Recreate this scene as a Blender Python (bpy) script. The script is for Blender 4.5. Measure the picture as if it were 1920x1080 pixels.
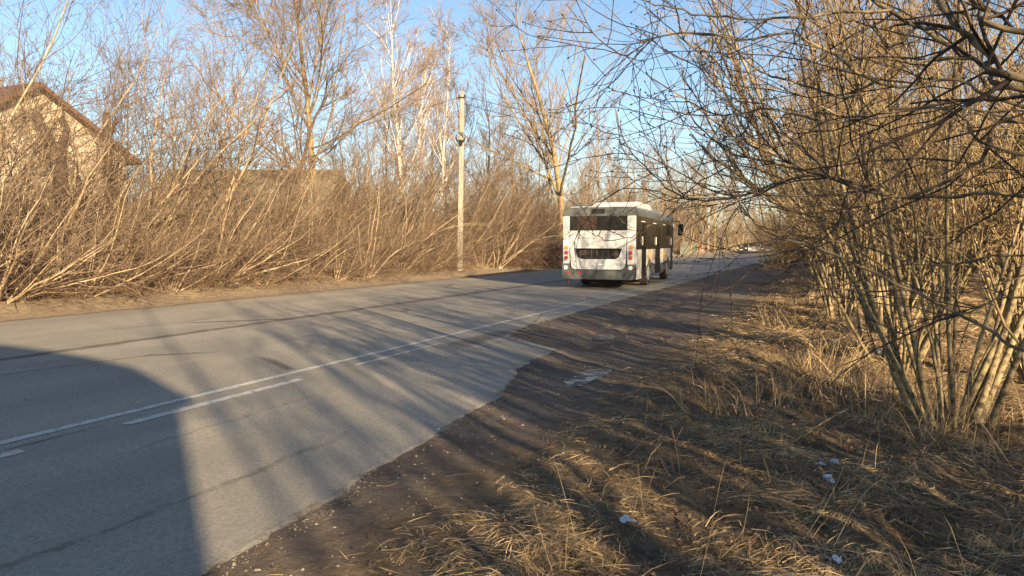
import bpy, bmesh, math, random
import numpy as np
from mathutils import Vector, Matrix
S = bpy.context.scene
for o in list(bpy.data.objects): bpy.data.objects.remove(o)
R = math.radians

# ------------------------------------------------------------------ camera, sky, sun, exposure
F, EYE, HOR = 1371.0, 1.55, 455.0
PITCH = math.atan((540 - HOR) / F)
cd = bpy.data.cameras.new("camera"); cam = bpy.data.objects.new("camera", cd); S.collection.objects.link(cam)
cam.location = (0, 0, EYE); cam.rotation_euler = (math.pi / 2 - PITCH, 0, 0)
cd.sensor_width = 36; cd.lens = F / 1920 * 36; cd.clip_start = 0.05; cd.clip_end = 6000
S.camera = cam
SUN_EL, SUN_AZ = 16.5, 153.5            # azimuth clockwise from +Y
W = bpy.data.worlds.new("World"); S.world = W; W.use_nodes = True
wn = W.node_tree.nodes; wl = W.node_tree.links
bg = wn['Background']; sky = wn.new('ShaderNodeTexSky'); sky.sky_type = 'NISHITA'; sky.sun_disc = False
sky.sun_elevation = R(SUN_EL); sky.sun_rotation = R(SUN_AZ); sky.altitude = 100; sky.air_density = 1.0; sky.dust_density = 0.4; sky.ozone_density = 2.0
wl.new(sky.outputs[0], bg.inputs[0]); bg.inputs[1].default_value = 0.07
ld = bpy.data.lights.new("sun", 'SUN'); ld.energy = 5.0; ld.angle = R(0.5); ld.color = (1.0, 0.78, 0.50)
sun = bpy.data.objects.new("sun", ld); S.collection.objects.link(sun)
sv = Vector((math.sin(R(SUN_AZ)) * math.cos(R(SUN_EL)), math.cos(R(SUN_AZ)) * math.cos(R(SUN_EL)), math.sin(R(SUN_EL))))
sun.rotation_euler = sv.to_track_quat('Z', 'Y').to_euler()
S.view_settings.view_transform = 'Standard'; S.view_settings.look = 'None'
S.view_settings.exposure = 1.55; S.view_settings.gamma = 1.0
S.render.engine = 'CYCLES'
S.cycles.max_bounces = 5; S.cycles.diffuse_bounces = 3; S.cycles.glossy_bounces = 2; S.cycles.transmission_bounces = 3
S.cycles.transparent_max_bounces = 6
S.cycles.use_adaptive_sampling = True; S.cycles.adaptive_threshold = 0.02
S.cycles.use_denoising = True

# ------------------------------------------------------------------ coordinates
DX, DY = 0.4005, 0.9163                   # road direction
RA = math.atan2(DY, DX)
def ST(s, t, z=0.0): return Vector((DX * s - DY * t, DY * s + DX * t, z))
def toST(x, y): return (DX * x + DY * y, -DY * x + DX * y)
cp, sp = math.cos(PITCH), math.sin(PITCH)
def at(px, py, Y):                        # photo pixel and distance ahead -> point in the place
    u, v = (px - 960) / F, (540 - py) / F
    dy, dz = cp + v * sp, v * cp - sp
    k = Y / dy
    return Vector((u * k, Y, EYE + dz * k))
def gr(px, py, z=0.0):
    u, v = (px - 960) / F, (540 - py) / F
    dy, dz = cp + v * sp, v * cp - sp
    k = (z - EYE) / dz
    return Vector((u * k, dy * k, z))
def grST(px, py, z=0.0):
    p = gr(px, py, z); return toST(p.x, p.y)

def hash2(ix, iy, seed):
    h = (ix.astype(np.int64) * 374761393 + iy.astype(np.int64) * 668265263 + seed * 1442695041) & 0xffffffff
    h = ((h ^ (h >> 13)) * 1274126177) & 0xffffffff
    return ((h ^ (h >> 16)) & 0xffff) / 65535.0
def vnoise(x, y, seed=0):
    x = np.asarray(x, float); y = np.asarray(y, float)
    ix, iy = np.floor(x), np.floor(y); fx, fy = x - ix, y - iy
    fx = fx * fx * (3 - 2 * fx); fy = fy * fy * (3 - 2 * fy)
    a, b = hash2(ix, iy, seed), hash2(ix + 1, iy, seed); c, d = hash2(ix, iy + 1, seed), hash2(ix + 1, iy + 1, seed)
    return (a + (b - a) * fx) * (1 - fy) + (c + (d - c) * fx) * fy
def fbm(x, y, seed=0, o=3):
    r = 0; w = 0.5
    for k in range(o):
        r = r + w * (vnoise(x * 2 ** k, y * 2 ** k, seed + k * 17) - 0.5); w *= 0.5
    return r
def sstep(a, b, x):
    u = np.clip((x - a) / (b - a), 0, 1); return u * u * (3 - 2 * u)
# right edge of the asphalt (lay-by in front, then narrow road), as t over s
EDGE_PX = [(400, 1080), (480, 1035), (560, 985), (650, 935), (700, 890), (770, 850), (830, 820), (860, 790), (905, 765),
           (950, 745), (965, 715), (975, 695), (1010, 675), (1050, 655)]
EDGE = [(-40, 2.4), (0.5, 2.4)] + [grST(*p) for p in EDGE_PX]
EDGE += [(EDGE[-1][0] + .35, EDGE[-1][1] + .45), (EDGE[-1][0] + 1.0, 4.85), (EDGE[-1][0] + 2.5, 5.12), (30, 5.2), (80, 5.3), (400, 5.3)]
ES = np.array([e[0] for e in EDGE]); ET = np.array([e[1] for e in EDGE])
def edge_t(s):
    s = np.asarray(s, float)
    return np.interp(s, ES, ET) + .10 * fbm(s * 2.2, s * 0, 5, 3) + .05 * fbm(s * 11, s * 0, 6, 3)
LEFT_T = 15.0
def left_edge(s): return LEFT_T + .16 * fbm(np.asarray(s, float) * 1.1, np.asarray(s, float) * 0, 9, 3)
def shift(s):                             # the road bends away to the right far ahead
    s = np.asarray(s, float); return np.where(s > 82, -((s - 82) ** 2) / 200.0, 0.0)
def gz(s, t):
    s = np.asarray(s, float); t = np.asarray(t, float)
    t = t - shift(s)
    e = np.interp(s, ES, ET)
    z = np.full(np.broadcast(s, t).shape, 0.0)
    right = sstep(0.0, 1.0, e - t); grass = sstep(2.5, 1.3, t)
    under = ((t > e + .25) & (t < LEFT_T - .3))
    z = z - .05 * under
    z = z + right * (.05 * fbm(s * 1.3, t * 1.3, 21) + .025 * fbm(s * 5, t * 5, 23) - .012)
    # wheel ruts in the dirt along the road
    z = z - right * (1 - grass) * (.05 * np.exp(-((t - 2.75 - .05 * s) / .17) ** 2) + .04 * np.exp(-((t - 2.2 - .12 * s) / .15) ** 2))
    z = z + grass * (.02 + .22 * fbm(s * .55, t * .55, 31) + .20 * fbm(s * 2.1, t * 2.1, 41) + .08 * fbm(s * 5, t * 5, 43))
    z = z - grass * .35 * sstep(0, -6, t)
    z = z + .30 * sstep(LEFT_T + .2, LEFT_T + 2.4, t) + (t > LEFT_T) * sstep(LEFT_T, LEFT_T + 1.5, t) * .10 * fbm(s * 1.2, t * 1.2, 51)
    far = np.maximum(np.abs(t), np.abs(s) - 40)
    return z + sstep(60, 600, far) * 3.0
def gpt(s, t, dz=0.0): return ST(s, t, float(gz(s, t)) + dz)

# ------------------------------------------------------------------ helpers
def tag(o, label=None, cat=None, group=None, kind=None):
    if label: o['label'] = label
    if cat: o['category'] = cat
    if group: o['group'] = group
    if kind: o['kind'] = kind
    return o
def empty(name, loc=(0, 0, 0), rz=0, **k):
    o = bpy.data.objects.new(name, None); S.collection.objects.link(o); o.location = loc; o.rotation_euler = (0, 0, rz)
    o.empty_display_size = .3
    return tag(o, **k)
def link(name, me, parent=None, loc=(0, 0, 0), rot=(0, 0, 0)):
    o = bpy.data.objects.new(name, me); S.collection.objects.link(o); o.parent = parent
    o.location = loc; o.rotation_euler = rot
    return o
def raw_mesh(name, V, Fq, mat, smooth=True, attr=None):
    V = np.ascontiguousarray(V, dtype=np.float32); Fq = np.ascontiguousarray(Fq, dtype=np.int32)
    me = bpy.data.meshes.new(name); n, k = Fq.shape
    me.vertices.add(len(V)); me.vertices.foreach_set('co', V.ravel())
    me.loops.add(n * k); me.loops.foreach_set('vertex_index', Fq.ravel())
    me.polygons.add(n); me.polygons.foreach_set('loop_start', np.arange(0, n * k, k, dtype=np.int32))
    me.polygons.foreach_set('loop_total', np.full(n, k, dtype=np.int32))
    me.polygons.foreach_set('use_smooth', np.full(n, smooth, dtype=bool))
    if attr is not None:
        a = me.attributes.new('var', 'FLOAT', 'POINT'); a.data.foreach_set('value', np.ascontiguousarray(attr, dtype=np.float32))
    me.update(calc_edges=True); me.materials.append(mat)
    return me
class MB:
    def __init__(s): s.bm = bmesh.new()
    def box(s, a, b, bev=0):
        lo = Vector([min(a[i], b[i]) for i in range(3)]); hi = Vector([max(a[i], b[i]) for i in range(3)])
        m = Matrix.Translation((lo + hi) / 2) @ Matrix.Diagonal((*(hi - lo), 1))
        r = bmesh.ops.create_cube(s.bm, size=1, matrix=m)
        if bev:
            es = list({e for v in r['verts'] for e in v.link_edges})
            bmesh.ops.bevel(s.bm, geom=es, offset=bev, segments=2, affect='EDGES', profile=.5)
        return s
    def prism(s, poly, axis, a, b):       # poly: 2D points in the two other axes
        def mk(u, v, w):
            c = [0, 0, 0]; ax = 'xyz'.index(axis); oth = [i for i in range(3) if i != ax]
            c[oth[0]] = u; c[oth[1]] = v; c[ax] = w; return c
        A = [s.bm.verts.new(mk(u, v, a)) for u, v in poly]; B = [s.bm.verts.new(mk(u, v, b)) for u, v in poly]
        n = len(poly); fs = [s.bm.faces.new(A), s.bm.faces.new(list(reversed(B)))]
        for i in range(n): fs.append(s.bm.faces.new((A[i], B[i], B[(i + 1) % n], A[(i + 1) % n])))
        return s
    def cyl(s, p, q, r1, r2=None, n=16):
        p, q = Vector(p), Vector(q); r2 = r1 if r2 is None else r2
        d = q - p; rot = d.to_track_quat('Z', 'Y').to_matrix().to_4x4()
        bmesh.ops.create_cone(s.bm, cap_ends=True, segments=n, radius1=r1, radius2=r2, depth=d.length,
                              matrix=Matrix.Translation((p + q) / 2) @ rot)
        return s
    def tube(s, pts, r, n=8):
        for a, b in zip(pts[:-1], pts[1:]): s.cyl(a, b, r, r, n)
        return s
    def torus(s, c, axis, Rr, r, n=20, m=8):
        q = Vector(axis).to_track_quat('Z', 'Y').to_matrix(); vs = []
        for i in range(n):
            a = 2 * math.pi * i / n; row = []
            for j in range(m):
                b = 2 * math.pi * j / m
                row.append(s.bm.verts.new(Vector(c) + q @ Vector(((Rr + r * math.cos(b)) * math.cos(a), (Rr + r * math.cos(b)) * math.sin(a), r * math.sin(b)))))
            vs.append(row)
        for i in range(n):
            for j in range(m):
                s.bm.faces.new((vs[i][j], vs[(i + 1) % n][j], vs[(i + 1) % n][(j + 1) % m], vs[i][(j + 1) % m]))
        return s
    def build(s, name, mat, parent=None, smooth=False, loc=(0, 0, 0), rot=(0, 0, 0)):
        bmesh.ops.recalc_face_normals(s.bm, faces=s.bm.faces)
        me = bpy.data.meshes.new(name); s.bm.to_mesh(me); s.bm.free(); me.materials.append(mat)
        if smooth:
            me.polygons.foreach_set('use_smooth', [True] * len(me.polygons))
            me.set_sharp_from_angle(angle=R(35))
        return link(name, me, parent, loc, rot)

# ------------------------------------------------------------------ materials
def mat(name, c1, c2=None, scale=5, rough=.8, bump=0, bscale=None, metal=0, spec=.3, rand=0, stretch=None, detail=6, attr=False, dist=.01, lo=.35, hi=.65):
    m = bpy.data.materials.new(name); m.use_nodes = True; N = m.node_tree.nodes; L = m.node_tree.links
    b = N['Principled BSDF']; b.inputs['Roughness'].default_value = rough; b.inputs['Metallic'].default_value = metal
    b.inputs['Specular IOR Level'].default_value = spec
    c2 = c2 or tuple(x * .75 for x in c1)
    tc = N.new('ShaderNodeTexCoord'); mp = N.new('ShaderNodeMapping'); L.new(tc.outputs['Object'], mp.inputs[0])
    if stretch: mp.inputs['Scale'].default_value = stretch
    nz = N.new('ShaderNodeTexNoise'); nz.inputs['Scale'].default_value = scale; nz.inputs['Detail'].default_value = detail
    nz.inputs['Roughness'].default_value = .6
    L.new(mp.outputs[0], nz.inputs['Vector'])
    cr = N.new('ShaderNodeValToRGB'); e = cr.color_ramp.elements
    e[0].position = lo; e[1].position = hi; e[0].color = (*c2, 1); e[1].color = (*c1, 1)
    if attr:
        at_ = N.new('ShaderNodeAttribute'); at_.attribute_name = 'var'; L.new(at_.outputs['Fac'], cr.inputs[0])
        e[0].position = 0; e[1].position = 1
    else: L.new(nz.outputs[0], cr.inputs[0])
    out = cr.outputs[0]
    if rand:
        oi = N.new('ShaderNodeObjectInfo'); hs = N.new('ShaderNodeHueSaturation')
        mr = N.new('ShaderNodeMapRange'); mr.inputs['To Min'].default_value = 1 - rand; mr.inputs['To Max'].default_value = 1 + rand
        L.new(oi.outputs['Random'], mr.inputs[0]); L.new(mr.outputs[0], hs.inputs['Value']); L.new(out, hs.inputs['Color']); out = hs.outputs[0]
    L.new(out, b.inputs['Base Color'])
    if bump:
        n2 = N.new('ShaderNodeTexNoise'); n2.inputs['Scale'].default_value = bscale or scale * 3; n2.inputs['Detail'].default_value = 5
        L.new(mp.outputs[0], n2.inputs['Vector'])
        bp = N.new('ShaderNodeBump'); bp.inputs['Strength'].default_value = bump; bp.inputs['Distance'].default_value = dist
        L.new(n2.outputs[0], bp.inputs['Height']); L.new(bp.outputs[0], b.inputs['Normal'])
    return m
M = {}
M['twig_l'] = mat('twig golden', (.25, .178, .115), (.09, .062, .042), 6, .75, rand=.22)
M['stem_l'] = mat('stem ochre', (.42, .33, .21), (.22, .155, .09), 7, .8, .3, 30, rand=.2)
M['twig_dark'] = mat('twig brown', (.20, .135, .09), (.11, .07, .05), 6, .8, rand=.25)
M['stem_r'] = mat('stem green ochre', (.29, .23, .125), (.085, .062, .042), 16, .9, .9, 60, rand=.22, spec=.1, dist=.006, lo=.38, hi=.56)
M['twig_r'] = mat('twig ochre', (.34, .245, .125), (.18, .12, .065), 6, .8, rand=.2)
M['bark_t'] = mat('bark yellow brown', (.34, .25, .12), (.16, .11, .06), 4, .85, .5, 18, rand=.12, stretch=(1, 1, .3))
M['twig_t'] = mat('twig grey brown', (.27, .20, .13), (.16, .115, .08), 3, .8, rand=.15)
M['bark_dark'] = mat('bark dark', (.13, .09, .06), (.05, .035, .03), 5, .9, .6, 18, stretch=(1, 1, .3))
M['birch'] = mat('birch bark', (.72, .66, .56), (.15, .12, .10), 5, .7, .3, 20, stretch=(1, 1, 3), lo=.36, hi=.46)
M['twig_b'] = mat('birch twig', (.33, .255, .19), (.20, .14, .11), 3, .8)
M['bark_n'] = mat('near bark', (.34, .26, .14), (.07, .055, .04), 11, .8, .6, 70, dist=.004)
M['twig_n'] = mat('near twig', (.11, .08, .055), (.05, .036, .03), 20, .7, .3, 90, dist=.002)  # darkened: shade from things behind the viewer is put into this twig colour
M['straw'] = mat('straw', (.70, .51, .27), (.14, .09, .05), 1, .75, attr=True)
M['straw_v'] = mat('verge straw', (.46, .35, .19), (.22, .15, .08), 1, .8, attr=True)
M['white'] = mat('bus white', (.57, .565, .55), (.36, .35, .32), 2.2, .35, spec=.5, lo=.3, hi=.55)
M['grey'] = mat('bus grey', (.105, .11, .10), (.06, .06, .055), 3, .45, spec=.5)
M['glass'] = mat('bus glass', (.022, .020, .018), (.015, .013, .012), 2, .15, spec=.14)
M['black'] = mat('black plastic', (.02, .02, .02), (.012, .012, .012), 4, .5)
M['rubber'] = mat('tyre rubber', (.035, .032, .03), (.06, .05, .04), 6, .85)
M['amber'] = mat('amber lens', (.85, .27, .03), (.75, .22, .03), 4, .2, spec=.6)
M['red'] = mat('red lens', (.50, .02, .02), (.42, .015, .02), 4, .2, spec=.6)
M['lens'] = mat('white lens', (.8, .8, .76), (.7, .7, .66), 4, .2, spec=.6)
M['plate'] = mat('plate white', (.75, .74, .70), (.62, .6, .55), 9, .5)
M['ink'] = mat('grey lettering', (.12, .12, .13), (.10, .10, .10), 9, .6)
M['orange'] = mat('orange lettering', (.85, .42, .02), (.80, .38, .02), 9, .5)
M['steel'] = mat('engine metal', (.10, .075, .05), (.02, .016, .012), 9, .6)
M['concrete'] = mat('pole concrete', (.40, .35, .27), (.25, .22, .17), 6, .85, .4, 40, stretch=(1, 1, .25))
M['cable'] = mat('cable', (.03, .03, .03), None, 4, .6)
M['siding'] = mat('cream siding', (.50, .41, .30), (.42, .34, .24), 3, .8, .3, 14, stretch=(.4, .4, 6))
M['roof_b'] = mat('brown roof', (.17, .085, .06), (.11, .06, .045), 4, .6, .4, 20)
M['roof_o'] = mat('olive roof', (.26, .225, .15), (.17, .145, .10), 3, .8, .4, 9, stretch=(1, .3, 1))
M['wall_o'] = mat('timber wall', (.30, .22, .13), (.19, .14, .09), 4, .85, .4, 12, stretch=(.4, .4, 5))
M['bluewin'] = mat('pale blue paint', (.30, .52, .60), (.25, .42, .5), 9, .6)
M['whitep'] = mat('white trim', (.75, .72, .66), None, 9, .6)
M['curtain'] = mat('curtain behind pane', (.62, .50, .30), (.5, .38, .22), 6, .4)
M['boards'] = mat('weathered boards', (.20, .16, .12), (.11, .085, .065), 5, .9, .4, 20, stretch=(6, 6, .6))
M['fgreen'] = mat('green fence board', (.20, .22, .16), (.14, .16, .12), 5, .8)
M['fred'] = mat('rust red fence board', (.34, .16, .08), (.26, .13, .07), 5, .8)
M['signg'] = mat('sign back', (.45, .47, .48), None, 5, .5, metal=.3)
M['paint_d'] = mat('dark car paint', (.04, .045, .06), None, 5, .25, spec=.6)
M['paint_s'] = mat('silver car paint', (.42, .42, .43), None, 5, .3, spec=.6, metal=.3)
M['paint_b'] = mat('blue car paint', (.05, .06, .16), None, 5, .25, spec=.6)
M['litter'] = mat('white plastic', (.72, .75, .78), (.55, .58, .62), 12, .5)
M['green'] = mat('fresh green', (.16, .26, .06), (.10, .17, .04), 5, .7)
M['stick'] = mat('dry stick', (.36, .25, .13), (.2, .14, .08), 12, .8)
M['pebble'] = mat('pebble', (.42, .38, .33), (.16, .13, .11), 2, .9, attr=True)

def road_coords(N, L):
    g = N.new('ShaderNodeNewGeometry'); mp = N.new('ShaderNodeMapping'); mp.vector_type = 'POINT'
    mp.inputs['Rotation'].default_value = (0, 0, -RA); L.new(g.outputs['Position'], mp.inputs[0])
    return mp.outputs[0]
class G:                                   # tiny node-graph helper
    def __init__(s, name, rough=.85, spec=.3):
        s.m = bpy.data.materials.new(name); s.m.use_nodes = True; s.N = s.m.node_tree.nodes; s.L = s.m.node_tree.links
        s.b = s.N['Principled BSDF']; s.b.inputs['Roughness'].default_value = rough; s.b.inputs['Specular IOR Level'].default_value = spec
        s.P = road_coords(s.N, s.L)
        sx = s.N.new('ShaderNodeSeparateXYZ'); s.L.new(s.P, sx.inputs[0]); s.s, s.t, s.z = sx.outputs
    def math(s, op, a, b=None, c=None, clamp=False):
        n = s.N.new('ShaderNodeMath'); n.operation = op; n.use_clamp = clamp
        for i, v in enumerate((a, b, c)):
            if v is None: continue
            if isinstance(v, (int, float)): n.inputs[i].default_value = v
            else: s.L.new(v, n.inputs[i])
        return n.outputs[0]
    def noise(s, scale, stretch=(1, 1, 1), detail=6, rough=.6):
        mp = s.N.new('ShaderNodeMapping'); mp.inputs['Scale'].default_value = stretch; s.L.new(s.P, mp.inputs[0])
        n = s.N.new('ShaderNodeTexNoise'); n.inputs['Scale'].default_value = scale; n.inputs['Detail'].default_value = detail; n.inputs['Roughness'].default_value = rough
        s.L.new(mp.outputs[0], n.inputs[0]); return n.outputs[0]
    def vor(s, scale, stretch=(1, 1, 1), feat='DISTANCE_TO_EDGE'):
        mp = s.N.new('ShaderNodeMapping'); mp.inputs['Scale'].default_value = stretch; s.L.new(s.P, mp.inputs[0])
        n = s.N.new('ShaderNodeTexVoronoi'); n.feature = feat; n.inputs['Scale'].default_value = scale
        s.L.new(mp.outputs[0], n.inputs['Vector']); return n.outputs['Distance']
    def ramp(s, f, a, b, ca=0, cb=1):
        n = s.N.new('ShaderNodeMapRange'); n.interpolation_type = 'SMOOTHSTEP'
        n.inputs[1].default_value = a; n.inputs[2].default_value = b; n.inputs[3].default_value = ca; n.inputs[4].default_value = cb
        s.L.new(f, n.inputs[0]); return n.outputs[0]
    def mix(s, f, a, b, mode='MIX'):
        n = s.N.new('ShaderNodeMix'); n.data_type = 'RGBA'; n.blend_type = mode
        if isinstance(f, (int, float)): n.inputs[0].default_value = f
        else: s.L.new(f, n.inputs[0])
        for i, v in ((6, a), (7, b)):
            if isinstance(v, tuple): n.inputs[i].default_value = (*v, 1)
            else: s.L.new(v, n.inputs[i])
        return n.outputs[2]
    def band(s, coord, c, w, soft=.5):      # 1 inside |coord-c|<w
        d = s.math('ABSOLUTE', s.math('SUBTRACT', coord, c)); return s.ramp(d, w * (1 + soft), w * (1 - soft))
    def finish(s, col, h=None, strength=.5, dist=.01, rough=None):
        s.L.new(col, s.b.inputs['Base Color'])
        if h is not None:
            bp = s.N.new('ShaderNodeBump'); bp.inputs['Strength'].default_value = strength; bp.inputs['Distance'].default_value = dist
            s.L.new(h, bp.inputs['Height']); s.L.new(bp.outputs[0], s.b.inputs['Normal'])
        if rough is not None: s.L.new(rough, s.b.inputs['Roughness'])
        return s.m
def asphalt():
    g = G('asphalt', .8, .35)
    col = g.mix(g.ramp(g.noise(.9, (.25, 1, 1)), .35, .65), (.31, .28, .22), (.41, .365, .29))
    col = g.mix(g.ramp(g.noise(160, detail=2), .35, .7, 0, .5), col, (.16, .15, .13))          # aggregate
    col = g.mix(g.ramp(g.noise(38, detail=4, rough=.7), .40, .64, 0, .5), col, (.14, .13, .11))
    col = g.mix(g.ramp(g.noise(220, detail=1), .66, .74, 0, .7), col, (.50, .46, .38))
    col = g.mix(g.ramp(g.noise(.35, (.12, 1.6, 1), 4), .52, .72, 0, .45), col, (.17, .165, .155))     # wheel wear streaks
    wob = g.math('ADD', g.t, g.math('MULTIPLY', g.math('SUBTRACT', g.noise(1.5, detail=12, rough=.72), .5), .42))
    seam = g.math('MULTIPLY', g.band(wob, 10.05, .13, .6), g.ramp(g.noise(3), .3, .5, .55, 1))
    col = g.mix(g.math('MULTIPLY', seam, .8), col, (.085, .068, .052))
    tar = g.math('MULTIPLY', g.band(wob, 3.55, .03, .6), g.ramp(g.s, 5.2, 3.8))
    col = g.mix(g.math('MULTIPLY', g.math('MULTIPLY', tar, .6), g.ramp(g.noise(5), .38, .58, .25, 1)), col, (.10, .09, .06))
    fine = g.math('MULTIPLY', g.band(wob, 4.75, .015, .5), g.ramp(g.noise(.8), .4, .5))
    col = g.mix(g.math('MULTIPLY', fine, .35), col, (.08, .07, .06))
    cr = g.math('MULTIPLY', g.ramp(g.vor(.22, (.5, 1.4, 1)), .012, .003), g.ramp(g.noise(.5), .5, .6))
    col = g.mix(g.math('MULTIPLY', cr, .75), col, (.07, .06, .05))
    # damp dark stain beside the painted line
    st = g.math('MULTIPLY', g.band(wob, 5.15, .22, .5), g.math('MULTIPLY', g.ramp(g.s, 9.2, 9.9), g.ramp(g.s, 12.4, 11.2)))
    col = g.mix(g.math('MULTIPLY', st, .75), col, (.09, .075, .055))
    # dirt trodden in along the edges
    e = g.math('MULTIPLY', g.ramp(wob, 14.2, 15.0), .6)
    col = g.mix(e, col, (.20, .16, .115))
    at_ = g.N.new('ShaderNodeAttribute'); at_.attribute_name = 'var'
    ed = g.math('ADD', at_.outputs['Fac'], g.math('MULTIPLY', g.math('SUBTRACT', g.noise(6, (.6, 1, 1), 8, .7), .5), 1.9))
    col = g.mix(g.ramp(ed, .55, .95, 0, .85), col, (.095, .075, .056))
    h = g.math('ADD', g.noise(160, detail=2), g.math('MULTIPLY', cr, -1.5))
    return g.finish(col, h, .35, .004)
def ground_mat():
    g = G('ground', .92, .2)
    n1, n2 = g.noise(.9), g.noise(7)
    dirt = g.mix(g.ramp(n1, .35, .65), (.125, .098, .076), (.20, .158, .118))
    dirt = g.mix(g.ramp(n2, .45, .7, 0, .6), dirt, (.075, .057, .045))
    dirt = g.mix(g.ramp(g.noise(90, detail=2), .62, .72, 0, .6), dirt, (.22, .18, .14))
    grass = g.mix(g.ramp(g.noise(5), .35, .65), (.10, .07, .045), (.20, .145, .085))
    grass = g.mix(g.ramp(g.noise(40, (1, .3, 1)), .45, .62, 0, .55), grass, (.25, .18, .09))
    verge = g.mix(g.ramp(n2, .35, .65), (.22, .165, .11), (.33, .26, .17))
    wt = g.math('ADD', g.t, g.math('MULTIPLY', g.math('SUBTRACT', g.noise(1.6), .5), 1.6))
    col = g.mix(g.ramp(wt, 2.5, 1.8), dirt, grass)
    col = g.mix(g.ramp(g.t, 13, 14), col, verge)
    col = g.mix(g.ramp(wt, 16.6, 17.4), col, grass)
    # tyre tread prints pressed into the dirt
    tr = g.math('MULTIPLY', g.math('SINE', g.math('MULTIPLY', g.s, 120)), g.math('MULTIPLY', g.band(g.t, 2.95, .09, .2), g.ramp(g.noise(1.1), .52, .58)))
    tr2 = g.math('MULTIPLY', g.math('SINE', g.math('MULTIPLY', g.s, 85)), g.math('MULTIPLY', g.band(g.t, 3.75, .16, .2), g.ramp(g.noise(.8, (1, 1, 1)), .5, .56)))
    h = g.math('ADD', g.math('MULTIPLY', g.noise(14, detail=8, rough=.7), 1.6), g.math('ADD', g.math('MULTIPLY', tr, .16), g.math('MULTIPLY', tr2, .2)))
    return g.finish(col, h, .9, .035)
def line_mat():
    g = G('line paint', .7, .3)
    n = g.math('MULTIPLY', g.ramp(g.noise(11, detail=8, rough=.75), .36, .50), g.ramp(g.s, 26, 8, .45, 1))
    col = g.mix(n, (.30, .275, .225), (.55, .53, .47))
    return g.finish(col, g.noise(160, detail=2), .3, .003)
M['asphalt'], M['ground'], M['line'] = asphalt(), ground_mat(), line_mat()

# ------------------------------------------------------------------ ground, road, paint
def axis(pieces):
    out = []
    for a, b, st in pieces: out += list(np.arange(a, b, st))
    out.append(pieces[-1][1]); return np.array(out)
gs_ = axis([(-1500, -300, 300), (-300, -40, 20), (-40, -2, 1.2), (-2, 14, .08), (14, 30, .16), (30, 60, .5), (60, 200, 4), (200, 500, 30), (500, 2500, 250)])
gt_ = axis([(-2000, -300, 200), (-300, -40, 20), (-40, -9, 1.0), (-9, -3, .2), (-3, 6, .08), (6, 14.6, 1.0), (14.6, 19, .2), (19, 60, 1.5), (60, 300, 20), (300, 2000, 200)])
SS, TT = np.meshgrid(gs_, gt_, indexing='ij')
Z = gz(SS, TT)
V = np.stack([DX * SS - DY * TT, DY * SS + DX * TT, Z], -1).reshape(-1, 3)
ni, nj = SS.shape; I, J = np.meshgrid(np.arange(ni - 1), np.arange(nj - 1), indexing='ij')
Q = np.stack([I * nj + J, (I + 1) * nj + J, (I + 1) * nj + J + 1, I * nj + J + 1], -1).reshape(-1, 4)
tag(link('ground', raw_mesh('ground', V, Q, M['ground'])), kind='structure')
rs = axis([(-60, -2, 2), (-2, 16, .03), (16, 40, .2), (40, 100, 2), (100, 210, 4)])
e0, e1 = edge_t(rs) + shift(rs), left_edge(rs) + shift(rs)
sk = lambda tt, zz: np.stack([DX * rs - DY * tt, DY * rs + DX * tt, np.full_like(rs, zz)], -1)
rows = [sk(e0 - .03, -.03), sk(e0, -.008)] + [sk(e0 + q, .006) for q in (.08, .25, .6)] + [sk(e0 + (e1 - e0) * k / 5, .007) for k in range(1, 5)] + [sk(e1 - .5, .007)] + [sk(e1, .005), sk(e1 + .02, -.05)]
V = np.concatenate(rows); n = len(rs); Q = []
for k in range(len(rows) - 1):
    i = np.arange(n - 1); Q.append(np.stack([k * n + i, k * n + i + 1, (k + 1) * n + i + 1, (k + 1) * n + i], -1))
tag(link('road', raw_mesh('road', V, np.concatenate(Q), M['asphalt'], False, np.repeat([1, 1, .6, .2, 0, 0, 0, 0, 0, .2, 1, 1], n))), kind='structure')
def strip(s0, s1, t0, w, seed, z=.0115):
    s = np.arange(s0, s1 + .04, .04); wob = .03 * fbm(s * 3, s * 0, seed)
    a = t0 - w / 2 + .02 * fbm(s * 14, s * 0, seed + 3) + wob * .3; b = t0 + w / 2 + .02 * fbm(s * 14, s * 0, seed + 5) + wob * .3
    return s, a, b, z
VV, QQ, off = [], [], 0
for k, (s0, s1, t0, w) in enumerate([(-12, 46, 5.83, .105), (1.2, 3.4, 5.47, .11), (4.3, 6.5, 5.47, .11), (7.6, 9.7, 5.47, .07)]):
    s, a, b, z = strip(s0, s1, t0, w, 60 + k)
    for tt in (a, b): VV.append(np.stack([DX * s - DY * tt, DY * s + DX * tt, np.full_like(s, z)], -1))
    i = np.arange(len(s) - 1); n = len(s); QQ.append(off + np.stack([i, i + 1, n + i + 1, n + i], -1)); off += 2 * n
tag(link('road_marking', raw_mesh('road_marking', np.concatenate(VV), np.concatenate(QQ), M['line'])), kind='structure')

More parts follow.
